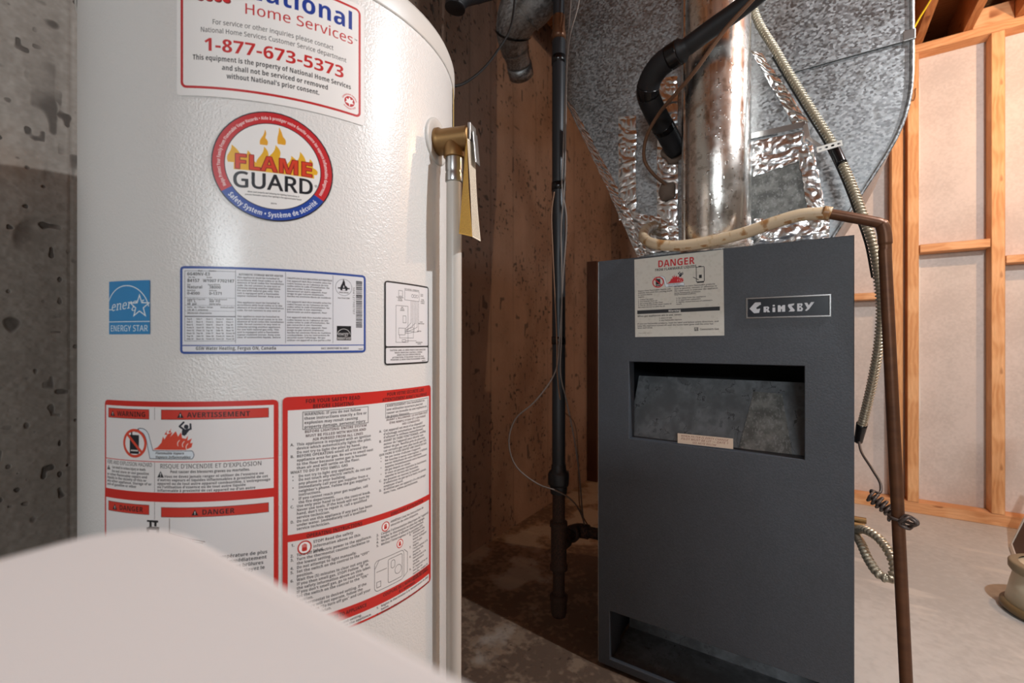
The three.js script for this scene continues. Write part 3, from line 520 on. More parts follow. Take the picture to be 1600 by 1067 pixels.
P.danger = printed(1000, 1000, (x, W, H) => {
  x.fillStyle = '#cfccc3'; x.fillRect(0, 0, W, H); const r = rng(9); for (let k = 0; k < 500; k++) { x.fillStyle = `rgba(120,110,90,${0.02 + r() * 0.06})`; x.beginPath(); x.arc(r() * W, r() * H, 2 + r() * 18, 0, 7); x.fill(); }
  fit(x, 'DANGER', 490, 132, 420, 118, { color: '#c0242c', fill: true }); fit(x, 'FROM FLAMMABLE LIQUIDS', 484, 178, 470, 44, { fill: true });
  vapourScene(x, 226, 238, 0.86, '#c8222c');
  x.strokeStyle = '#1f2024'; x.lineWidth = 7; rrect(x, 716, 176, 84, 176, 8); x.stroke(); x.fillStyle = '#1f2024'; x.fillRect(740, 164, 30, 12); x.fillRect(744, 270, 30, 40); x.fillRect(722, 352, 74, 14); x.beginPath(); x.moveTo(680, 290); x.lineTo(740, 330); x.stroke();
  para(x, 'Vapors from flammable liquids will explode and catch fire causing death or severe burns.', 40, 420, 420, 23, { max: 3 }); para(x, 'Do not use or store flammable products such as gasoline, solvents or adhesives in the same room or area near the appliance. Keep flammable products:', 470, 400, 480, 23, { max: 4 });
  fit(x, 'Vapors:', 40, 496, 100, 22, { align: 'left' }); let y = 530; for (const s of ['1. cannot be seen', '2. are heavier than air', '3. go a long way on the floor', '4. can be carried from other rooms to the main burner or pilot by air currents']) y = para(x, s, 40, y, 400, 22, { max: 2 });
  fit(x, 'Keep flammable products:', 470, 496, 240, 22, { align: 'left' }); y = 540; for (const s of ['1. far away from the appliance', '2. in approved containers', '3. tightly closed and out of children\'s reach']) y = para(x, s, 490, y, 430, 22, { max: 2 });
  x.fillStyle = '#2d2f33'; x.fillRect(28, 660, 930, 46); fit(x, 'Warning', 470, 696, 140, 38, { color: '#e8e6e0' });
  fit(x, 'When gas appliances are in use, never:', 30, 744, 560, 28, { align: 'left' }); fit(x, '1. store or use', 290, 776, 150, 22, { align: 'left' }); fit(x, '2. any flammable vapours', 290, 804, 260, 22, { align: 'left' });
  para(x, 'If you use flammable products, read the label and follow safety directions, and keep this appliance turned off until the fumes have gone and the area has been well aired.', 30, 840, 920, 24, { max: 3 });
  x.lineWidth = 6; x.strokeRect(690, 900, 36, 36); x.fillStyle = '#1f2024'; x.fillRect(698, 910, 8, 26); x.fillRect(712, 906, 8, 24); fit(x, 'Consumers Gas', 746, 932, 200, 30, { align: 'left', fill: true });
  fit(x, 'Form 5-4047 (93-10)', 40, 958, 160, 18, { align: 'left', bold: false, color: '#76726a' });
}, 0.7);
P.badge = printed(760, 180, (x, W, H) => {
  x.fillStyle = '#12151f'; x.fillRect(0, 0, W, H); const c = '#c9cbd0';
  poly(x, [[20, 96], [76, 36], [132, 36], [134, 60], [92, 92], [92, 104], [128, 96], [116, 140], [66, 142]], c); poly(x, [[86, 90], [128, 60], [134, 72], [98, 100]], '#12151f');
  const L = (pts) => poly(x, pts, c);
  L([[160, 80], [204, 80], [216, 92], [206, 112], [224, 136], [196, 136], [190, 116], [184, 136], [160, 136]]); poly(x, [[184, 92], [196, 92], [196, 104], [184, 104]], '#12151f');
  L([[246, 92], [272, 92], [272, 136], [246, 136]]); L([[248, 66], [268, 66], [268, 82], [248, 82]]);
  L([[296, 72], [318, 72], [330, 90], [342, 72], [366, 72], [366, 136], [296, 136]]); poly(x, [[326, 110], [336, 110], [336, 136], [326, 136]], '#12151f');
  L([[396, 66], [452, 60], [444, 78], [424, 84], [456, 126], [448, 136], [396, 136], [414, 118], [390, 84]]); L([[476, 62], [520, 62], [526, 78], [512, 92], [530, 112], [520, 136], [476, 136]]); poly(x, [[496, 76], [508, 76], [508, 86], [496, 86]], '#12151f'); poly(x, [[496, 104], [510, 104], [510, 120], [496, 120]], '#12151f');
  L([[540, 58], [566, 58], [580, 84], [600, 54], [630, 54], [582, 120], [560, 136], [546, 130], [566, 108]]);
}, 0.3);
P.note = printed(512, 110, (x, W, H) => { x.fillStyle = '#d8c2ae'; x.fillRect(0, 0, W, H); const o = { color: '#7a3c32', fill: true, bold: false, it: true }; fit(x, 'WHEN FILTER IS DIRTY CHANGE', 250, 34, 440, 30, o); fit(x, 'PILOT MUST BE LIT — DATE 1', 250, 66, 440, 32, o); fit(x, 'SEE NOTE BELOW', 250, 98, 220, 28, o); }, 0.8);
P.tag = printed(256, 900, (x, W, H) => { x.fillStyle = '#efe6d2'; x.fillRect(0, 0, W, H); x.fillStyle = '#5b5346'; const r = rng(17); for (let y = 20; y < 880; y += 13) { let a = 14; while (a < 236) { const l = 6 + r() * 26; x.fillRect(a, y, Math.min(l, 240 - a), 5); a += l + 5; } } }, 0.8, { side: THREE.DoubleSide });
P.tagBack = printed(256, 900, (x, W, H) => { x.fillStyle = '#e0b055'; x.fillRect(0, 0, W, H); x.fillStyle = '#7a5a2a'; const r = rng(18); for (let y = 20; y < 880; y += 13) { let a = 14; while (a < 236) { const l = 6 + r() * 26; x.fillRect(a, y, Math.min(l, 240 - a), 4); a += l + 5; } } }, 0.8, { side: THREE.DoubleSide });
// ---------------------------------------------------------------- water heater
const TANK = { u: -0.712, w: 0.427, r: 0.26 };
const onTank = (s, h, out = 0) => { const a = s / TANK.r; return V(TANK.u + (TANK.r + out) * Math.sin(a), h, TANK.w - (TANK.r + out) * Math.cos(a)); };
function patch(s0, s1, h0, h1, out, half, nx = 28, ny = 24) {   // sticker bent round the tank; half(v) gives the half width 0..1
  const pos = [], uv = [], idx = [];
  const vs = []; for (let j = 0; j <= ny; j++) { const t = j / ny; vs.push(half === 'disc' ? (1 - Math.cos(t * Math.PI)) / 2 : t); }
  if (half !== 'disc') { const e = 0.006 / (h1 - h0); vs.push(...[0.15, 0.3, 0.6, 1].flatMap((k) => [k * e, 1 - k * e])); vs.sort((a, b) => a - b); }
  for (const v of vs) {
    let f = 1;
    if (half === 'disc') f = Math.sqrt(Math.max(0, 1 - (2 * v - 1) ** 2));
    else if (half) { const R = half, d = Math.min(v, 1 - v) * (h1 - h0); if (d < R) f = 1 - (R - Math.sqrt(R * R - (R - d) ** 2)) / ((s1 - s0) / 2); }
    for (let i = 0; i <= nx; i++) { const a = 0.5 + (i / nx - 0.5) * f, p = onTank(mix(s0, s1, a), mix(h0, h1, v), out); pos.push(p.x, p.y, p.z); uv.push(a, v); }
  }
  for (let j = 0; j < vs.length - 1; j++) for (let i = 0; i < nx; i++) { const a = j * (nx + 1) + i, b = a + nx + 1; idx.push(a, a + 1, b, a + 1, b + 1, b); }
  const g = new THREE.BufferGeometry(); g.setAttribute('position', new THREE.Float32BufferAttribute(pos, 3)); g.setAttribute('uv', new THREE.Float32BufferAttribute(uv, 2)); g.setIndex(idx); g.computeVertexNormals();
  return g;
}
function alongAxis(profile, from, dir, seg = 32) {   // lathe whose axis runs from a point along a direction
  const g = new THREE.LatheGeometry(profile.map(([r, y]) => new THREE.Vector2(Math.max(r, 1e-4), y)), seg);
  g.applyQuaternion(new THREE.Quaternion().setFromUnitVectors(new THREE.Vector3(0, 1, 0), dir.clone().normalize()));
  g.translate(from.x, from.y, from.z); return g;
}
{
  const base = V(TANK.u, 0, TANK.w), t = thing('water_heater', 'tall white cylindrical gas water heater covered in warning labels', 'water heater');
  const jk = lathe([[0.2, 0.03], [0.252, 0.03], [0.26, 0.04], [0.26, 0.5], [0.26, 1.0], [0.26, 1.396]], base, 128);
  { const uv = jk.attributes.uv, p = jk.attributes.position; for (let i = 0; i < uv.count; i++) uv.setXY(i, uv.getX(i) * 2 * Math.PI * 0.26, p.getY(i)); }
  part('jacket', jk, M.jacket, t);
  part('top_cap', lathe([[0.2605, 1.388], [0.2625, 1.390], [0.2628, 1.414], [0.260, 1.421], [0.253, 1.424], [0.12, 1.436], [0, 1.44]], base, 96), M.jacketCap, t);
  for (const a of [0.6, 2.7, 4.8]) part('foot', lathe([[0, 0], [0.02, 0], [0.016, 0.03], [0, 0.03]], V(TANK.u + 0.2 * Math.sin(a), 0, TANK.w + 0.2 * Math.cos(a)), 16), M.iron, t);
  part('seam_strip', patch(0.568, 0.588, 1.16, 1.388, 0.0016, 0, 4, 4), M.foam, t, 'yellow foam insulation seam');
  const st = 0.0007;
  part('service_label', patch(0.1493, 0.3464, 1.2257, 1.3719, st, 0.004), P.service, t, 'white label with red border, blue company name and red telephone number');
  part('round_safety_sticker', patch(0.1847, 0.3087, 1.0945, 1.2165, st, 'disc'), P.flame, t, 'round red and blue sticker with flames');
  part('rating_plate', patch(0.1528, 0.348, 0.9465, 1.0415, st, 0.004), P.rating, t, 'blue bordered rating plate with barcode');
  part('energy_sticker', patch(0.0604, 0.1185, 0.968, 1.0266, st, 0), P.energy, t, 'blue energy efficiency sticker');
  part('wiring_label', patch(0.374, 0.4565, 0.9295, 1.0382, st, 0.004), P.wiring, t, 'black bordered wiring diagram label');
  part('warning_label', patch(0.0528, 0.2513, 0.637, 0.895, st, 0.005), P.warning, t, 'red bordered bilingual warning label');
  part('instruction_label', patch(0.2555, 0.462, 0.614, 0.8972, st, 0.005), P.instructions, t, 'red bordered lighting instruction label');
  // relief valve
  const S = 0.4822, H = 1.2568, p0 = onTank(S, H), n = onTank(S, H, 1).sub(p0).normalize(), at = (d, dy = 0) => p0.clone().addScaledVector(n, d).add(new THREE.Vector3(0, dy, 0));
  part('escutcheon', alongAxis([[0.034, -0.002], [0.0335, 0.0012], [0.03, 0.002], [0.019, 0.0008], [0.0185, -0.002]], p0, n, 40), M.jacketCap, t);
  const body = part('relief_valve', mergeGeometries([
    alongAxis([[0.0, -0.004], [0.0195, -0.004], [0.0195, 0.006], [0.0172, 0.009], [0.0165, 0.05], [0.015, 0.054], [0, 0.054]], p0, n),
    alongAxis([[0, 0], [0.0155, 0], [0.0155, 0.026], [0.014, 0.028], [0, 0.028]], at(0.0275), new THREE.Vector3(0, -1, 0)),
  ]), M.brass, t, 'brass relief valve');
  const lv = at(0.056, 0.004), q = new THREE.Quaternion().setFromUnitVectors(new THREE.Vector3(1, 0, 0), n);
  const lever = mergeGeometries([new RoundedBoxGeometry(0.004, 0.026, 0.024, 1, 0.0015), (() => { const g = new RoundedBoxGeometry(0.0025, 0.046, 0.017, 1, 0.001); g.rotateZ(0.1); g.translate(0.006, -0.022, 0); return g; })()]);
  lever.applyQuaternion(q); lever.translate(lv.x, lv.y, lv.z); part('lever', lever, M.steel, body, 'pale metal test lever');
  const c0 = at(0.0275, -0.024), bot = at(0.0265, 0).setY(0.09);
  const dp = part('discharge_pipe', sweep(null, 0.0112, { curve: line(c0.clone().setY(H - 0.05), bot), rings: 4, sides: 28 }), M.pvcGrey, t, 'light grey plastic discharge pipe');
  part('coupling', alongAxis([[0, 0], [0.0122, 0], [0.0128, 0.002], [0.0128, 0.022], [0.0115, 0.024], [0.0128, 0.027], [0.013, 0.038], [0.0112, 0.04], [0, 0.04]], c0, new THREE.Vector3(0, -1, 0)), M.steel, dp, 'bright steel coupling');
  rebase(t, base);
  // paper tag
  const tag = thing('instruction_tag', 'folded cream and yellow paper tag hanging from the brass relief valve', 'tag');
  const leaf = (q4, ss) => { const g = new THREE.PlaneGeometry(1, 1, 6, 16), p = g.attributes.position, [a, b, c, d] = q4.map(([x, y], i) => atS(x, y, ss[i]));
    for (let i = 0; i < p.count; i++) { const x = p.getX(i) + 0.5, y = p.getY(i) + 0.5, T = a.clone().lerp(b, x), B = d.clone().lerp(c, x), P2 = B.lerp(T, y); const bow = 0.004 * Math.sin(Math.PI * y) * (x - 0.3); P2.z += bow; p.setXYZ(i, P2.x, P2.y, P2.z); }
    g.computeVertexNormals();
    const back = g.clone(); const bp = back.attributes.position, bn = g.attributes.normal; for (let i = 0; i < bp.count; i++) bp.setXYZ(i, bp.getX(i) - bn.getX(i) * 0.0003, bp.getY(i) - bn.getY(i) * 0.0003, bp.getZ(i) - bn.getZ(i) * 0.0003);
    return mergeGeometries([g, back]); };
  part('front_leaf', leaf([[730, 216], [742, 223], [751, 377], [738, 370]], [0.638, 0.662, 0.668, 0.632]), P.tag, tag);
  part('back_leaf', leaf([[727.5, 217], [730, 216], [738, 370], [717, 365]], [0.655, 0.638, 0.632, 0.655]), P.tagBack, tag, 'ochre yellow printed leaf');
}
// ---------------------------------------------------------------- foreground cabinet top
{
  const h = EYE - 0.06, c = atH(240, 803, h);
  const r = 0.012, R = 0.03, x0 = c.x - 0.006, x1 = c.x + 0.32, w1 = -c.z + 0.006, w0 = w1 - 0.5;
  const s = new THREE.Shape(); s.moveTo(x0 + R, w0); s.lineTo(x1 - R, w0); s.absarc(x1 - R, w0 + R, R, -Math.PI / 2, 0); s.lineTo(x1, w1 - R); s.absarc(x1 - R, w1 - R, R, 0, Math.PI / 2); s.lineTo(x0 + R, w1); s.absarc(x0 + R, w1 - R, R, Math.PI / 2, Math.PI); s.lineTo(x0, w0 + R); s.absarc(x0 + R, w0 + R, R, Math.PI, Math.PI * 1.5);
  const block = (h0, h1) => { const g = new THREE.ExtrudeGeometry(s, { depth: h1 - h0 - 2 * r, bevelEnabled: true, bevelSize: r, bevelOffset: -r, bevelThickness: r, bevelSegments: 4, curveSegments: 10 }); g.rotateX(-Math.PI / 2); g.translate(0, h0 + r, 0); return g; };
  const t = thing('white_cabinet', 'off-white flat-topped narrow cabinet with rounded corners before the water heater', 'cabinet');
  const enamel = mat({ color: 0xe7e8e9, roughness: 0.6 });
  part('top_panel', block(h - 0.04, h), enamel, t); part('body', block(0.0, h - 0.042), enamel, t);
  rebase(t, V((x0 + x1) / 2, 0, (w0 + w1) / 2));
}
// ---------------------------------------------------------------- furnace
const FW = 1.256, FT = 1.197, FL = -0.5204, FR = 0.0844;
{
  const t = thing('furnace', 'dark grey sheet metal gas furnace with a recessed window and nameplate', 'furnace');
  const uh = (px, py) => { const p = atW(px, py, FW); return [p.x, p.y]; };
  const wl = uh(983, 565), wb = uh(983, 685), wr = uh(1257, 571);
  const win = { u0: wl[0], u1: wr[0], h0: wb[1], h1: wl[1] }, lo = { u0: -0.485, u1: 0.05, h0: 0.034, h1: 0.174 };
  const rect = (r) => [[r.u0, r.h0], [r.u0, r.h1], [r.u1, r.h1], [r.u1, r.h0]];
  const outer = [[FL, 0.012], [FR, 0.012], [FR, FT], [FL, FT]];
  part('front_panel', extrudeUH(outer, FW, FW + 0.018, [rect(win), rect(lo)], 0.0015), M.furnace, t);
  const D = 1.96, a = 0.0015;
  part('side_panel', slab(FL + a, FL + 0.014, 0.012, FT - 0.003, FW + 0.019, D, 0.001), M.furnace, t);
  part('side_panel', slab(FR - 0.014, FR - a, 0.012, FT - 0.003, FW + 0.019, D, 0.001), M.furnace, t);
  part('back_panel', slab(FL + 0.015, FR - 0.015, 0.012, FT - 0.003, D - 0.012, D, 0.001), M.furnace, t);
  part('top_panel', slab(FL + 0.015, FR - 0.015, FT - 0.012, FT - 0.001, FW + 0.019, D - 0.013, 0.001), M.furnace, t);
  part('base', slab(FL + 0.02, FR - 0.02, 0, 0.011, FW + 0.02, D - 0.02, 0.001), M.furnace, t);
  // lighter bare edge of the door flange
  part('door_flange', slab(FL - 0.0022, FL - 0.0002, 0.014, FT - 0.002, FW + 0.002, FW + 0.02, 0.0005), M.steel, t, 'bare metal edge');
  // window reveal and what shows inside
  const g = 0.0005, dw = 0.105;
  part('window_reveal', mergeGeometries([slab(win.u0 - 0.006, win.u0 - g, win.h0 - 0.006, win.h1 + 0.006, FW + 0.0185, FW + 0.045, 0), slab(win.u1 + g, win.u1 + 0.006, win.h0 - 0.006, win.h1 + 0.006, FW + 0.0185, FW + 0.045, 0), slab(win.u0, win.u1, win.h1 + g, win.h1 + 0.006, FW + 0.0185, FW + 0.045, 0), slab(win.u0, win.u1, win.h0 - 0.006, win.h0 - g, FW + 0.0185, FW + 0.045, 0)]), M.furnace, t);
  // inner shield leans back from the lower lip, so that its top lies deep in the cabinet
  const lean = 0.62, sw = FW + 0.05, sheet = (pts, th) => {      // pts in (u, h) on the leaning plane, counter-clockwise from the front
    const n = new THREE.Vector3(0, lean, 1).normalize().multiplyScalar(th), f = pts.map(([u, h]) => V(u, h, sw + (h - win.h0) * lean)), k = f.map((p) => p.clone().sub(n)), pos = [], tri = (...v) => v.forEach((p) => pos.push(p.x, p.y, p.z));
    const quad = (p, q, r, o) => { tri(p, q, r); tri(p, r, o); };
    quad(...f); quad(k[3], k[2], k[1], k[0]); for (let i = 0; i < 4; i++) { const j = (i + 1) % 4; quad(f[j], f[i], k[i], k[j]); }
    const g = new THREE.BufferGeometry(); g.setAttribute('position', new THREE.Float32BufferAttribute(pos, 3)); g.computeVertexNormals(); return metreUV(g);
  };
  const shTop = (EYE + (533.5 - 592) / FOCAL * ((sw + (EYE - win.h0) * lean) / (ray(1120)[1] - (533.5 - 592) / FOCAL * lean)));
  part('heat_shield', sheet([[win.u0 - 0.02, win.h0 - 0.03], [win.u1 + 0.012, win.h0 - 0.03], [win.u1 + 0.012, shTop], [win.u0 - 0.02, shTop]], 0.003), M.sooty, t, 'sooty grey inner heat shield');
  const onShield = (px, py) => { const [ud, wd] = ray(px), c = (533.5 - py) / FOCAL, q = (sw - 0.004 + (EYE - win.h0) * lean) / (wd - c * lean); return [ud * q, EYE + c * q]; };
  const bp = sheet([onShield(1150, 716), onShield(1240, 722), onShield(1222, 616), onShield(1178, 612)], 0.003); bp.translate(0, 0.001, 0.004);
  part('baffle_plate', bp, mat({ map: M.panelDark.map, roughness: 0.6, metalness: 0.1, color: 0xffffff }), t, 'pale mottled plate with a slanted edge');
  const n0 = uh(1058, 682), n1 = uh(1145, 703), nh = 0.0265;
  const ng = new THREE.BoxGeometry(n1[0] - n0[0], nh, 0.001); ng.rotateZ(0.01); ng.translate((n0[0] + n1[0]) / 2, win.h0 + nh / 2 + 0.003, -FW - 0.006); part('taped_note', ng, P.note, t, 'strip of masking tape with red handwriting');
  // lower opening
  part('lower_reveal', mergeGeometries([slab(lo.u0 - 0.006, lo.u0 - g, lo.h0 - 0.006, lo.h1 + 0.006, FW + 0.0185, FW + 0.09, 0), slab(lo.u0, lo.u1, lo.h1 + g, lo.h1 + 0.006, FW + 0.0185, FW + 0.05, 0)]), M.furnace, t);
  part('inner_panel', slab(lo.u0 - 0.01, lo.u1 + 0.02, 0.02, lo.h1 + 0.03, FW + 0.2, FW + 0.21, 0), M.sooty, t);
  part('inner_tray', slab(lo.u0 - 0.01, lo.u1 + 0.02, 0.013, 0.02, FW + 0.03, FW + 0.2, 0), M.sooty, t);
  // sticker and nameplate
  const d0 = uh(992, 405), d1 = uh(1131, 525), dt = uh(1127, 391);
  const dg = new THREE.PlaneGeometry(d1[0] - d0[0], dt[1] - d1[1]); dg.rotateZ(0.012); dg.translate((d0[0] + d1[0]) / 2, (dt[1] + d1[1]) / 2, -FW + 0.0008); part('danger_sticker', dg, P.danger, t, 'aged white sticker with red heading');
  const b0 = uh(1165.5, 498), b1 = uh(1299, 459), bw = b1[0] - b0[0], bh = b1[1] - b0[1];
  const np = thing, plate = extrudeUH([[b0[0], b0[1]], [b1[0], b0[1]], [b1[0], b1[1]], [b0[0], b1[1]]], FW - 0.0035, FW - 0.0002, [[[b0[0] + 0.004, b0[1] + 0.004], [b0[0] + 0.004, b1[1] - 0.004], [b1[0] - 0.004, b1[1] - 0.004], [b1[0] - 0.004, b0[1] + 0.004]]], 0.0008);
  const nm = part('nameplate', plate, M.chrome, t, 'chrome framed navy nameplate with silver block lettering');
  const lg = new THREE.PlaneGeometry(bw - 0.007, bh - 0.007); lg.translate((b0[0] + b1[0]) / 2, (b0[1] + b1[1]) / 2, -FW + 0.0012); part('lettering', lg, P.badge, nm);
  rebase(t, V((FL + FR) / 2, 0, (FW + D) / 2));
}
// ---------------------------------------------------------------- supply plenum above the furnace
const PW = 1.47;
{
  const t = thing('supply_plenum', 'galvanised sheet metal plenum flaring from furnace top to overhead duct', 'duct');
  const q = (px, py, w = PW) => { const p = atW(px, py, w); return [p.x, p.y]; };
  const bl = q(1000, 396), tl = q(882, 156), rc = [[1290, 388], [1386, 240], [1401, 213], [1413, 184], [1420, 158], [1424, 130], [1425, 108]].map(([a, b]) => q(a, b));
  const R = rc[rc.length - 1][0], rb = rc[0], slope = (rc[1][0] - rb[0]) / (rc[1][1] - rb[1]), y0 = FT + 0.001;
  const outline = [[bl[0] + 0.02, y0], [rb[0] - slope * (rb[1] - y0), y0], ...rc, [R, 2.6], [tl[0] - 0.005, 2.6], tl];
  const PD = 0.47;
  part('body', extrudeUH(outline, PW, PW + PD, [], 0.001), M.galv, t);
  part('edge_seam', sweep([...rc.map(([u, h]) => V(u, h, PW - 0.002)), V(R, 2.0, PW - 0.002), V(R, 2.58, PW - 0.002)], 0.0045, { rings: 90, sides: 8 }), M.galv, t);
  const sl = q(1192, 131), sr = q(1423, 52);
  part('drive_cleat', slab(sl[0], R - 0.004, 1.702, 1.722, PW - 0.006, PW - 0.0011, 0.0015), M.galv, t);
  part('cleat_end', slab(R - 0.018, R + 0.006, 1.700, 1.726, PW - 0.009, PW + 0.01, 0.002), M.steel, t);
  // coil cover
  const cov = [[1060, 376], [1060, 40], [1176, 84], [1256, 186], [1284, 330], [1291, 362]].map(([a, b]) => q(a, b, PW - 0.012));
  part('coil_cover', extrudeUH(cov, PW - 0.012, PW - 0.0011, [], 0.001), M.galv, t);
  const r = rng(404);
  const foil = (name, quad, w, nx = 14, ny = 26, amp = 0.004, label) => {
    nx = Math.max(3, Math.round(nx * 0.65)); ny = Math.max(3, Math.round(ny * 0.65));
    const [a, b, c, d] = quad.map(([x, y]) => atW(x, y, w)), g = new THREE.PlaneGeometry(1, 1, nx, ny), p = g.attributes.position, uv = g.attributes.uv;
    const W = a.distanceTo(b), H = a.distanceTo(d);
    for (let i = 0; i < p.count; i++) {
      const x = p.getX(i) + 0.5, y = p.getY(i) + 0.5, P2 = d.clone().lerp(c, x).lerp(a.clone().lerp(b, x), y);
      const edge = Math.min(x, 1 - x, y, 1 - y) < 0.001;
      const k = edge ? 0.15 : 1; P2.z += amp * k * (r() - 0.1); if (edge) { P2.x += (r() - 0.5) * 0.003; P2.y += (r() - 0.5) * 0.003; }
      p.setXYZ(i, P2.x, P2.y, P2.z); uv.setXY(i, x * W, y * H);
    }
    g.computeVertexNormals(); part(name, g, M.foil, t, label);
  };
  foil('foil_tape', [[882, 150], [898, 170], [1022, 396], [997, 402]], PW - 0.003, 6, 40, 0.003, 'crinkled silver foil tape');
  foil('foil_tape', [[966, 183], [994, 180], [994, 330], [966, 345]], PW - 0.003, 8, 26, 0.003);
  foil('foil_tape', [[985, 330], [1060, 345], [1060, 392], [1000, 396]], PW - 0.005, 16, 14, 0.008);
  foil('foil_tape', [[1027, 122], [1059, 118], [1059, 372], [1026, 372]], PW - 0.004, 8, 36, 0.005);
  foil('foil_tape', [[1172, 78], [1190, 84], [1264, 190], [1240, 196]], PW - 0.016, 6, 26, 0.005);
  foil('foil_tape', [[1174, 222], [1262, 202], [1268, 246], [1176, 276]], PW - 0.017, 22, 14, 0.006);
  foil('foil_tape', [[1244, 232], [1270, 226], [1294, 352], [1266, 344]], PW - 0.019, 8, 28, 0.007);
  foil('foil_tape', [[1178, 342], [1296, 334], [1296, 374], [1178, 384]], PW - 0.018, 26, 12, 0.009);
  part('inspection_panel', extrudeUH([[1174, 268], [1246, 250], [1270, 340], [1174, 350]].map(([a, b]) => q(a, b, PW - 0.016)), PW - 0.0158, PW - 0.0122), M.panelDark, t, 'dark mottled sheet steel panel');
  // hanger strap that reaches out to the cable clamp
  const s1 = atW(1172, 213, PW - 0.018), s2 = atW(1258, 194, PW - 0.03), s3 = atW(1262, 215, PW - 0.05), s4 = atW(1284, 230, PW - 0.075);
  const strap = (a, b, hh) => { const d = b.clone().sub(a), g = new RoundedBoxGeometry(d.length() + 0.002, hh, 0.0015, 1, 0.0005); g.applyQuaternion(new THREE.Quaternion().setFromUnitVectors(new THREE.Vector3(1, 0, 0), d.clone().normalize())); const m = a.clone().lerp(b, 0.5); g.translate(m.x, m.y, m.z); return g; };
  part('hanger_strap', mergeGeometries([strap(s1, s2, 0.016), strap(s2, s3, 0.012), strap(s3, s4, 0.008)]), M.steel, t);
  rebase(t, V(-0.21, FT, PW + 0.2));
}
// ---------------------------------------------------------------- flue pipe
{
  const c = atW(1117, 400, 1.35), at = V(c.x, 0, 1.358);
  const t = thing('flue_pipe', 'upright shiny galvanised flue pipe rising from the furnace top', 'pipe');
  const fg = lathe([[0.0, FT], [0.088, FT], [0.088, 1.5], [0.088, 1.9], [0.088, 2.6]], at, 64); { const uv = fg.attributes.uv, p = fg.attributes.position; for (let i = 0; i < uv.count; i++) uv.setXY(i, uv.getX(i) * 0.553, p.getY(i)); }
  part('pipe', fg, M.flue, t);
  const sg = slab(-0.004, 0.004, FT + 0.02, 2.59, -0.001, 0.0015, 0.0005); sg.translate(at.x + 0.088 * Math.sin(-0.9), 0, at.z + 0.088 * Math.cos(-0.9)); part('lock_seam', sg, M.flue, t);
  part('collar', lathe([[0.0885, FT], [0.094, FT], [0.094, FT + 0.03], [0.0885, FT + 0.032]], at, 64), M.flue, t);
  rebase(t, V(at.x, FT, 1.358));
}
// ---------------------------------------------------------------- refrigerant lines
{
  const t = thing('suction_line', 'thick black foam-insulated pipe bending out of the plenum before the flue', 'pipe');
  const pts = [[1058, 238, 1.464], [1044, 212, 1.42], [1022, 172, 1.34], [1012, 140, 1.285], [1028, 106, 1.25], [1072, 74, 1.23], [1110, 46, 1.222], [1150, 18, 1.215], [1190, -14, 1.205], [1240, -60, 1.19]].map(([a, b, w]) => atW(a, b, w));
  pts.push(pts[9].clone().add(new THREE.Vector3(0.06, 0.14, 0)), pts[9].clone().add(new THREE.Vector3(0.07, 0.5, 0)).setY(2.6));
  const c = new THREE.CatmullRomCurve3(pts, false, 'centripetal');
  part('insulation', sweep(null, (d) => d < 0.36 ? 0.031 : d < 0.362 ? 0.031 - (d - 0.36) * 4 : 0.0225, { curve: c, rings: 160, sides: 24 }), M.blackRubber, t);
  for (const [a, b] of [[0.205, 0.235], [0.32, 0.35], [0.08, 0.1]]) { const L = c.getLength(), sub = [0, 0.33, 0.66, 1].map((k) => c.getPointAt((a + (b - a) * k) / L)); part('tape_band', sweep(sub, 0.0318, { rings: 8, sides: 24 }), M.tape, t, 'glossy black tape'); }
  const g = new THREE.IcosahedronGeometry(0.04, 3), p = g.attributes.position; for (let i = 0; i < p.count; i++) { const k = 1 + 0.16 * Math.sin(p.getX(i) * 140) * Math.cos(p.getY(i) * 120); p.setXYZ(i, p.getX(i) * k, p.getY(i) * k * 1.05, p.getZ(i) * 0.5); } g.computeVertexNormals(); const o = atW(1054, 236, PW - 0.006); g.translate(o.x, o.y, o.z); part('sealing_putty', g, M.putty, t);
  const l = thing('liquid_line', 'thin brown copper tube curving down to a lump of putty on the plenum', 'tube');
  const lp = [[1200, -30, 1.15], [1130, 50, 1.172], [1085, 112, 1.2], [1053, 150, 1.245], [1028, 180, 1.30], [1009, 218, 1.345], [1007, 250, 1.38], [1020, 271, 1.41], [1043, 291, 1.455]].map(([a, b, w]) => atW(a, b, w));
  lp.unshift(lp[0].clone().add(new THREE.Vector3(0.08, 0.12, 0)), lp[0].clone()); lp.splice(1, 1); lp.unshift(lp[0].clone().setY(2.6));
  part('tube', sweep(lp, 0.0052, { rings: 160, sides: 10 }), M.copper, l);
  const k = new THREE.IcosahedronGeometry(0.027, 3), kp = k.attributes.position; for (let i = 0; i < kp.count; i++) { const f = 1 + 0.12 * Math.sin(kp.getX(i) * 170 + 1) * Math.cos(kp.getY(i) * 150); kp.setXYZ(i, kp.getX(i) * f, kp.getY(i) * f * 1.1, kp.getZ(i) * 0.7); } k.computeVertexNormals(); const ko = atW(1043, 299, PW - 0.01); k.translate(ko.x, ko.y, ko.z); part('putty_lump', k, M.putty, l);
}
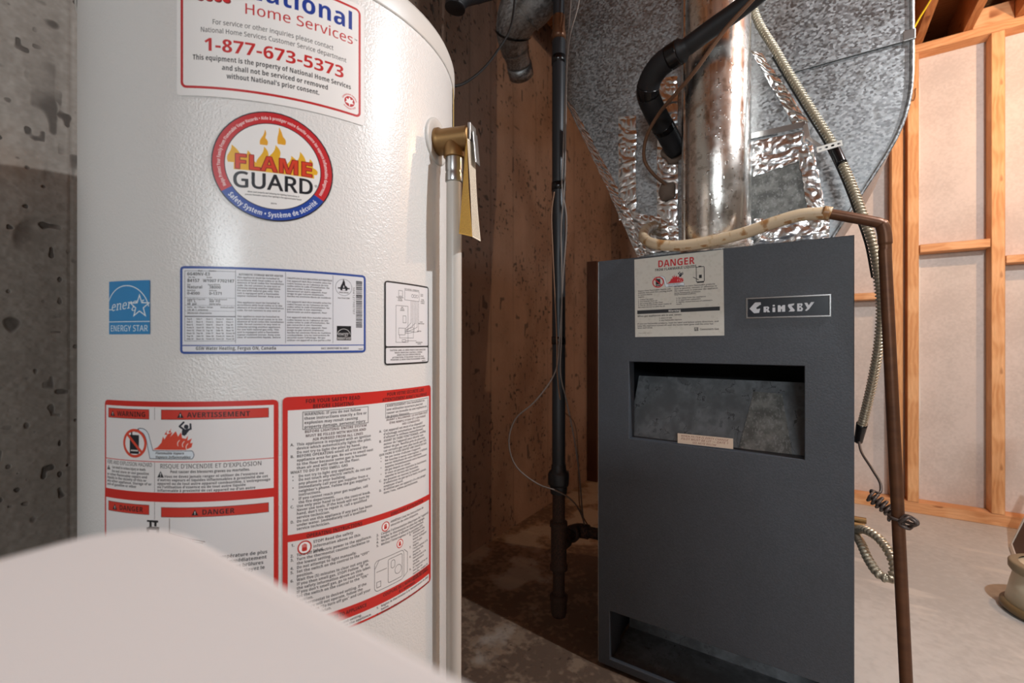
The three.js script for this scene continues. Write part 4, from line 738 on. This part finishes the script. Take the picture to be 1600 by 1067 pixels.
// ---------------------------------------------------------------- condensate hose and drain pipe
const drainTop = atW(1381, 360, 1.25), drainAt = (py) => { const a = atW(1416, 1067, 1.28), f = (py - 360) / 707; return drainTop.clone().lerp(a, f); };
{
  const t = thing('condensate_drain', 'cream hose across the furnace top joined to a leaning brown drain pipe', 'drain pipe');
  const hp = [[1022, 352, 1.45], [1008, 360, 1.36], [1007, 373, 1.29], [1022, 381, 1.252], [1060, 384, 1.243], [1105, 378, 1.24], [1160, 365, 1.238], [1212, 347, 1.236], [1252, 336, 1.236], [1296, 333, 1.237]].map(([a, b, w]) => atW(a, b, w));
  part('hose', sweep(hp, 0.0145, { rings: 110, sides: 20 }), M.hose, t, 'stained cream plastic hose');
  const bp = [[1290, 333, 1.237], [1330, 340, 1.24], [1362, 346, 1.245], [1376, 350, 1.248]].map(([a, b, w]) => atW(a, b, w)); bp.push(drainTop, drainAt(420));
  part('connector', sweep([bp[0].clone().lerp(bp[1], -0.15), bp[0].clone().lerp(bp[1], 0.2)], 0.0152, { rings: 4, sides: 20 }), M.hose, t);
  part('elbow', sweep(bp, (d) => 0.0112 + (d > 0.105 && d < 0.15 ? 0.0016 : 0), { rings: 90, sides: 18 }), M.copperDark, t);
  const a = drainAt(390), e = drainAt(1067), k = (0.004 - a.y) / (e.y - a.y); part('drain_pipe', sweep(null, 0.0116, { curve: line(a, a.clone().lerp(e, k)), rings: 6, sides: 20 }), M.copperDark, t, 'dull brown pipe');
}
// ---------------------------------------------------------------- armoured cables and tie wire
const ridge = (r, pitch = 0.0085, amp = 0.18) => (d) => r * (1 + amp * Math.sign(Math.sin(d / pitch * 2 * Math.PI)) * Math.sqrt(Math.abs(Math.sin(d / pitch * 2 * Math.PI))) - amp * 0.3);
{
  const t = thing('armoured_cable', 'long ribbed metal armoured cable running down past the plenum to furnace side', 'cable');
  const px = [[1176, 4, 1.416], [1216, 86, 1.395], [1272, 178, 1.39], [1299, 222, 1.385], [1325, 276, 1.37], [1347, 334, 1.345], [1362, 378, 1.335], [1372, 430, 1.34], [1377, 480, 1.35], [1374, 532, 1.37], [1366, 582, 1.40], [1355, 632, 1.44], [1346, 668, 1.48]];
  const pts = px.map(([a, b, w]) => atW(a, b, w)); pts.unshift(V(-0.095, 2.2, 1.435)); pts.unshift(pts[0].clone().setY(2.6));
  part('conduit', sweep(pts, ridge(0.0098), { rings: 1500, sides: 10 }), M.bx, t);
  part('connector', sweep([atW(1347, 662, 1.475), atW(1341, 690, 1.50)], (d, k) => 0.0125 - 0.003 * k, { rings: 6, sides: 14 }), M.tape, t, 'black end sleeve');
  const b = px.slice(1, 8).map(([a, y, w]) => atW(a - 9, y + 4, w + 0.006)); part('bonding_wire', sweep(b, 0.0026, { rings: 60, sides: 6 }), M.wireBlack, t);
  const cs = new THREE.Shape(); cs.moveTo(-0.026, -0.007); cs.lineTo(0.026, -0.007); cs.lineTo(0.026, 0.007); cs.lineTo(-0.026, 0.007); cs.closePath(); for (let k = 0; k < 4; k++) { const h = new THREE.Path(); h.absellipse(-0.019 + k * 0.0127, 0, 0.0038, 0.0026, 0, Math.PI * 2, true, 0); cs.holes.push(h); }
  const cg = new THREE.ExtrudeGeometry(cs, { depth: 0.0015, bevelEnabled: false, curveSegments: 6 }); cg.rotateZ(0.12); const co = atW(1296, 229, 1.368); cg.translate(co.x, co.y, co.z); part('perforated_clamp', cg, M.white, t, 'white perforated strap');
  part('dark_wrap', sweep([[1303, 229, 1.383], [1310, 244, 1.378], [1315, 256, 1.375]].map(([a, y, w]) => atW(a, y, w)), 0.0118, { rings: 10, sides: 14 }), M.tape, t, 'black tape wrap');
  const l = thing('armoured_cable_loop', 'short loop of cream ribbed cable at the furnace side', 'cable');
  const lp = [[1338, 828, 1.47], [1352, 828, 1.41], [1374, 842, 1.365], [1391, 866, 1.335], [1398, 890, 1.315], [1391, 904, 1.305], [1376, 899, 1.31], [1358, 876, 1.35], [1346, 850, 1.40], [1338, 836, 1.49]].map(([a, b, w]) => atW(a, b, w));
  part('conduit', sweep(lp, ridge(0.0098, 0.011, 0.14), { rings: 420, sides: 12 }), M.bx, l);
  for (const [n, a, b, w, r2] of [['fitting', 1340, 822, 1.50, 0.014], ['set_screw', 1342, 812, 1.46, 0.008]]) { const p = atW(a, b, w); const g = new THREE.CylinderGeometry(r2, r2, 0.03, 6); g.rotateZ(Math.PI / 2); g.translate(p.x, p.y, p.z); part(n, g, M.brass, l); }
  const w = [[1342, 690, 1.49], [1346, 706, 1.46], [1362, 732, 1.40], [1376, 757, 1.36], [1374, 770, 1.34], [1362, 766, 1.335]].map(([a, b, ww]) => atW(a, b, ww));
  const h0 = atW(1358, 772, 1.33), h1 = atW(1394, 803, 1.315), ax = h1.clone().sub(h0), A = new THREE.Vector3(0.5, 0.7, 0.3).cross(ax).normalize(), B = ax.clone().cross(A).normalize();
  for (let k = 0; k <= 60; k++) { const f = k / 60, a = f * Math.PI * 2 * 5.5, r = 0.011 + 0.003 * Math.sin(k * 1.7); w.push(h0.clone().addScaledVector(ax, f).addScaledVector(A, Math.cos(a) * r).addScaledVector(B, Math.sin(a) * r)); }
  const pc = drainAt(812); for (let k = 0; k <= 18; k++) { const a = Math.PI + k / 18 * Math.PI * 2; w.push(new THREE.Vector3(pc.x + Math.cos(a) * 0.0155, pc.y - 0.004 + k * 0.0006, pc.z + Math.sin(a) * 0.0155)); }
  const tc = atW(1419, 816, 1.25); for (let k = 0; k <= 34; k++) { const a = k / 34 * Math.PI * 2 * 2.6, r = 0.013 - k * 0.00012; w.push(new THREE.Vector3(tc.x + Math.cos(a) * r * (1 + 0.3 * Math.sin(k)), tc.y + Math.sin(a) * r, tc.z + 0.006 * Math.cos(k * 0.7))); }
  single('tie_wire', sweep(w, 0.0031, { rings: 900, sides: 8 }), mat({ color: 0x4a3f3a, roughness: 0.45 }), 'tangled dark wire curled round the leaning drain pipe', 'wire');
}
// ---------------------------------------------------------------- gas pipe with drip leg, and the wires strapped to it
const GP = atS(873, 533, 1.47), gasAt = (py) => GP.clone().setY(EYE + (533.5 - py) / FOCAL * 1.47);
{
  const t = thing('gas_pipe', 'black iron gas pipe with union, tee and capped drip leg', 'pipe');
  const up = new THREE.Vector3(0, 1, 0), Y = (py) => gasAt(py).y;
  const cyl = (r, p0, p1, sides = 28) => lathe([[0, Y(p1)], [r, Y(p1)], [r, Y(p0)], [0, Y(p0)]], V(GP.x, 0, -GP.z), sides);
  part('riser', cyl(0.0215, 62, 740), M.iron, t); part('riser', cyl(0.0205, 740, 822), M.rusty, t, 'rusty lower length');
  part('union', mergeGeometries([lathe([[0.021, Y(770)], [0.027, Y(770)], [0.028, Y(762)], [0.028, Y(752)], [0.0215, Y(750)]], V(GP.x, 0, -GP.z), 28), lathe([[0.0215, Y(760)], [0.034, Y(757)], [0.036, Y(754)], [0.036, Y(740)], [0.034, Y(737)], [0.026, Y(735)], [0.025, Y(726)], [0.0215, Y(724)]], V(GP.x, 0, -GP.z), 8)]), M.iron, t);
  const ring = (py, r, hh) => [[0.02, Y(py + hh)], [r, Y(py + hh)], [r + 0.001, Y(py)], [r, Y(py - hh)], [0.02, Y(py - hh)]];
  const tee = lathe([[0.02, Y(890)], [0.0285, Y(889)], [0.029, Y(882)], [0.0255, Y(880)], [0.0255, Y(850)], [0.0255, Y(824)], [0.029, Y(822)], [0.0285, Y(815)], [0.02, Y(814)]], V(GP.x, 0, -GP.z), 32);
  const b0 = gasAt(852), b1 = b0.clone().add(new THREE.Vector3(0, 0.004, -0.115)), b2 = b1.clone().add(new THREE.Vector3(0.012, 0, -0.018)), b3 = b1.clone().add(new THREE.Vector3(0.04, 0, -0.025)), b4 = new THREE.Vector3(FL - 0.001, b1.y, b1.z - 0.025);
  part('tee', mergeGeometries([tee, rod(b0, b0.clone().lerp(b1, 0.4), 0.0255, 24)]), M.rusty, t);
  part('elbow', sweep([b0.clone().lerp(b1, 0.2), b0.clone().lerp(b1, 0.8), b1, b2, b3, b4], (d) => d > 0.07 && d < 0.15 ? 0.0245 : 0.019, { rings: 70, sides: 20 }), M.rusty, t);
  part('elbow_band', rod(b0.clone().lerp(b1, 0.78), b0.clone().lerp(b1, 0.92), 0.028, 24), M.rusty, t);
  part('drip_leg', cyl(0.0195, 888, 944), M.rusty, t);
  part('end_cap', lathe([[0, Y(962)], [0.022, Y(961)], [0.026, Y(955)], [0.0265, Y(938)], [0.029, Y(936)], [0.029, Y(930)], [0.02, Y(928)]], V(GP.x, 0, -GP.z), 28), M.rusty, t);
  for (const py of [95, 292, 532]) part('tape_band', cyl(0.0235, py - 6, py + 6), M.tape, t, 'black tape strap');
  part('adapter', lathe([[0, Y(64)], [0.022, Y(64)], [0.024, Y(56)], [0.02, Y(46)], [0.02, Y(26)], [0, Y(26)]], V(GP.x, 0, -GP.z), 24), M.copperDark, t, 'reddish copper adapter');
  part('riser', lathe([[0, Y(26)], [0.0185, Y(26)], [0.0185, 2.6], [0, 2.6]], V(GP.x, 0, -GP.z), 24), M.iron, t);
  rebase(t, gasAt(962));
  const wire = (pts, label, m = M.wireGrey, r = 0.0026) => single('thermostat_wire', sweep(pts.map(([a, b, s]) => atS(a, b, s)), r, { rings: 140, sides: 7 }), m, label, 'wire');
  const top = (u) => [u, -240, 1.42];
  wire([top(925), [905, 0, 1.42], [890, 60, 1.42], [884, 140, 1.43], [880, 240, 1.435], [878, 292, 1.438], [885, 340, 1.44], [880, 430, 1.435], [874, 532, 1.436], [868, 580, 1.44], [835, 628, 1.45], [805, 655, 1.46], [795, 690, 1.46], [806, 728, 1.46], [842, 757, 1.45], [868, 766, 1.435], [892, 780, 1.46], [908, 803, 1.53], [915, 826, 1.58]], 'grey thermostat wire looping out left of the gas pipe');
  wire([top(905), [892, 0, 1.425], [886, 90, 1.425], [884, 200, 1.43], [882, 292, 1.437], [877, 350, 1.44], [878, 450, 1.435], [877, 532, 1.436], [876, 585, 1.44], [886, 630, 1.47], [898, 690, 1.5], [906, 750, 1.54], [910, 800, 1.57], [914, 826, 1.59]], 'grey thermostat wire falling right beside the gas pipe');
  wire([[866, 300, 1.44], [862, 330, 1.442], [864, 400, 1.437], [870, 532, 1.436], [871, 590, 1.44], [880, 640, 1.46], [897, 660, 1.49], [903, 710, 1.52], [904, 760, 1.545], [908, 800, 1.57], [922, 826, 1.59]], 'short brown wire strapped along the lower gas pipe', M.copper, 0.0022);
}
// ---------------------------------------------------------------- ducts and cable above the water heater
{
  const t = thing('vent_elbow', 'dull galvanised adjustable vent elbow against the concrete wall', 'duct');
  const p = [[848, -120, 1.72], [846, -60, 1.72], [834, -8, 1.72], [810, 26, 1.75], [802, 56, 1.8], [811, 100, 1.9]].map(([a, b, s]) => atS(a, b, s));
  p[5] = atS(811, 100, 1.9);
  part('pipe', sweep(p, (d, k) => mix(0.1, 0.05, smooth(0.45, 1, k)), { rings: 60, sides: 30 }), M.galv, t);
  const c = new THREE.CatmullRomCurve3(p, false, 'centripetal');
  for (const k of [0.5, 0.63, 0.76, 0.88]) part('elbow_ring', sweep([k, k + 0.006, k + 0.012].map((q2) => c.getPointAt(q2)), mix(0.1, 0.05, smooth(0.45, 1, k)) + 0.003, { rings: 4, sides: 30, ends: false }), k === 0.76 ? M.tape : M.galv, t);
  const q = p[5].clone(), q2 = q.clone().add(p[5].clone().sub(p[4]).normalize().multiplyScalar(0.05));
  part('tape_end', rod(q, q2, 0.053, 30), M.galv, t);
  const d = thing('black_drain_pipe', 'dark plastic pipe bend beside the vent elbow', 'pipe');
  part('pipe', sweep([[830, -70, 1.55], [790, -28, 1.5], [750, -14, 1.45], [722, -6, 1.42], [712, 6, 1.42], [711, 14, 1.42]].map(([a, b, s]) => atS(a, b, s)), 0.032, { rings: 60, sides: 24 }), M.blackRubber, d);
  part('bead', sweep([[716, -6, 1.42], [713, 0, 1.42]].map(([a, b, s]) => atS(a, b, s)), 0.036, { rings: 4, sides: 24 }), M.blackRubber, d);
  single('hanging_cable', sweep([[806, -120, 1.3], [804, 0, 1.25], [797, 45, 1.2], [782, 72, 1.15], [760, 102, 1.08], [735, 124, 1.0], [712, 134, 0.93], [690, 132, 0.9], [660, 110, 0.88], [640, 80, 0.86]].map(([a, b, s]) => atS(a, b, s)), 0.003, { rings: 90, sides: 8 }), M.wireBlack, 'thin black cable drooping down behind the water heater', 'cable');
  single('yellow_cable', sweep([[1428, 44, 1.9], [1438, 26, 2.0], [1448, 10, 2.1], [1458, -8, 2.2], [1470, -40, 2.3]].map(([a, b, s]) => atS(a, b, s)), 0.004, { rings: 40, sides: 8 }), M.yellow, 'yellow electrical cable rising behind the plenum to the joists', 'cable');
}
// ---------------------------------------------------------------- timber, framed board, crock
{
  const a = atH(915, 752, 0), b = atH(934, 752, 0);
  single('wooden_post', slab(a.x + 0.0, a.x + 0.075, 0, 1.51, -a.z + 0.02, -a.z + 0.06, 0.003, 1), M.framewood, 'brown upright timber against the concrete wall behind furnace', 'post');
  const c = atH(1576, 855, 0), g = thing('framed_board', 'brown board in a thin white frame leaning by the stud wall', 'board');
  const fr = 0.022, Wd = 0.42, Ht = 0.55, th = 0.02;
  part('panel', new THREE.BoxGeometry(th * 0.6, Ht - 2 * fr, Wd - 2 * fr).translate(0, Ht / 2, Wd / 2), M.framewood, g);
  for (const [y, z, hy, hz] of [[fr / 2, Wd / 2, fr, Wd], [Ht - fr / 2, Wd / 2, fr, Wd], [Ht / 2, fr / 2, Ht - 2 * fr, fr], [Ht / 2, Wd - fr / 2, Ht - 2 * fr, fr]]) part('frame_rail', new RoundedBoxGeometry(th, hy, hz, 1, 0.002).translate(0, y, z), M.white, g);
  g.position.copy(c).add(new THREE.Vector3(0.01, 0.002, 0)); g.rotation.set(0, -0.18, -0.3, 'YXZ');
  const k = atH(1652, 968, 0), cr = thing('ceramic_crock', 'cream glazed crock with brown rims on the cement floor', 'crock', V(k.x, 0, -k.z));
  const o = new THREE.Vector3();
  part('body', lathe([[0, 0.03], [0.125, 0.03], [0.112, 0.1], [0.1, 0.155], [0.1, 0.17], [0, 0.17]], o, 48), mat({ color: 0xcfc5ac, roughness: 0.4 }), cr);
  part('base_rim', lathe([[0, 0], [0.125, 0], [0.138, 0.012], [0.137, 0.026], [0.126, 0.034], [0, 0.034]], o, 48), mat({ color: 0x75603f, roughness: 0.5 }), cr, 'brown base rim');
  part('top_rim', lathe([[0.09, 0.145], [0.112, 0.145], [0.116, 0.152], [0.116, 0.172], [0.108, 0.178], [0.09, 0.178]], o, 48), mat({ color: 0x8d7f66, roughness: 0.5 }), cr, 'brownish top rim');
}
// ---------------------------------------------------------------- lamps
function bulb(name, label, o, r = 0.03) {
  const at = V(...o.at), t = thing(name, label, 'lamp'), col = new THREE.Color().setRGB(...o.color);
  part('cord', rod(at.clone().add(new THREE.Vector3(0, 0.1, 0)), at.clone().setY(2.622), 0.004, 8), M.wireBlack, t);
  part('socket', lathe([[0, 0.03], [0.016, 0.03], [0.02, 0.04], [0.02, 0.09], [0.012, 0.1], [0, 0.1]], at, 20), M.white, t);
  const g = part('bulb', lathe([[0, -0.04], [r * 0.5, -0.035], [r * 0.9, -0.02], [r, 0], [r * 0.85, 0.02], [0.014, 0.04], [0, 0.04]], at, 24), mat({ color: 0xffffff, emissive: col, emissiveIntensity: 6, roughness: 0.4 }), t); g.castShadow = false;
  const l = new THREE.PointLight(col, o.power, 0, 2); l.name = 'light'; l.position.copy(at); l.castShadow = true; l.shadow.radius = 1; t.add(l);
  return t;
}
bulb('hanging_bulb', 'bare white bulb hanging in front of the furnace side', KEY);
bulb('hanging_bulb', 'bare warm bulb hanging before the stud wall', WARM);
{
  const [a, b] = REAR.u, [c, d] = REAR.h, w = REAR.w, t = structure('window_1', 'added unseen frosted window for soft fill, in a white frame', 'window'), col = new THREE.Color().setRGB(...REAR.color);
  part('pane', slab(a, b, c, d, w, w + 0.006, 0), mat({ color: 0xffffff, emissive: col, emissiveIntensity: 2, roughness: 0.6 }), t);
  for (const r of [[a - 0.05, b + 0.05, c - 0.05, c - 0.001], [a - 0.05, b + 0.05, d + 0.001, d + 0.05], [a - 0.05, a - 0.001, c, d], [b + 0.001, b + 0.05, c, d]]) part('frame_rail', slab(...r, w, w + 0.03, 0.002), M.white, t);
  const l = new THREE.RectAreaLight(col, REAR.radiance, b - a, d - c); l.name = 'rear_fill'; l.position.copy(V((a + b) / 2, (c + d) / 2, w + 0.012)); l.lookAt(V((a + b) / 2, (c + d) / 2, w + 1)); t.add(l);
}

renderer.render(scene, camera);
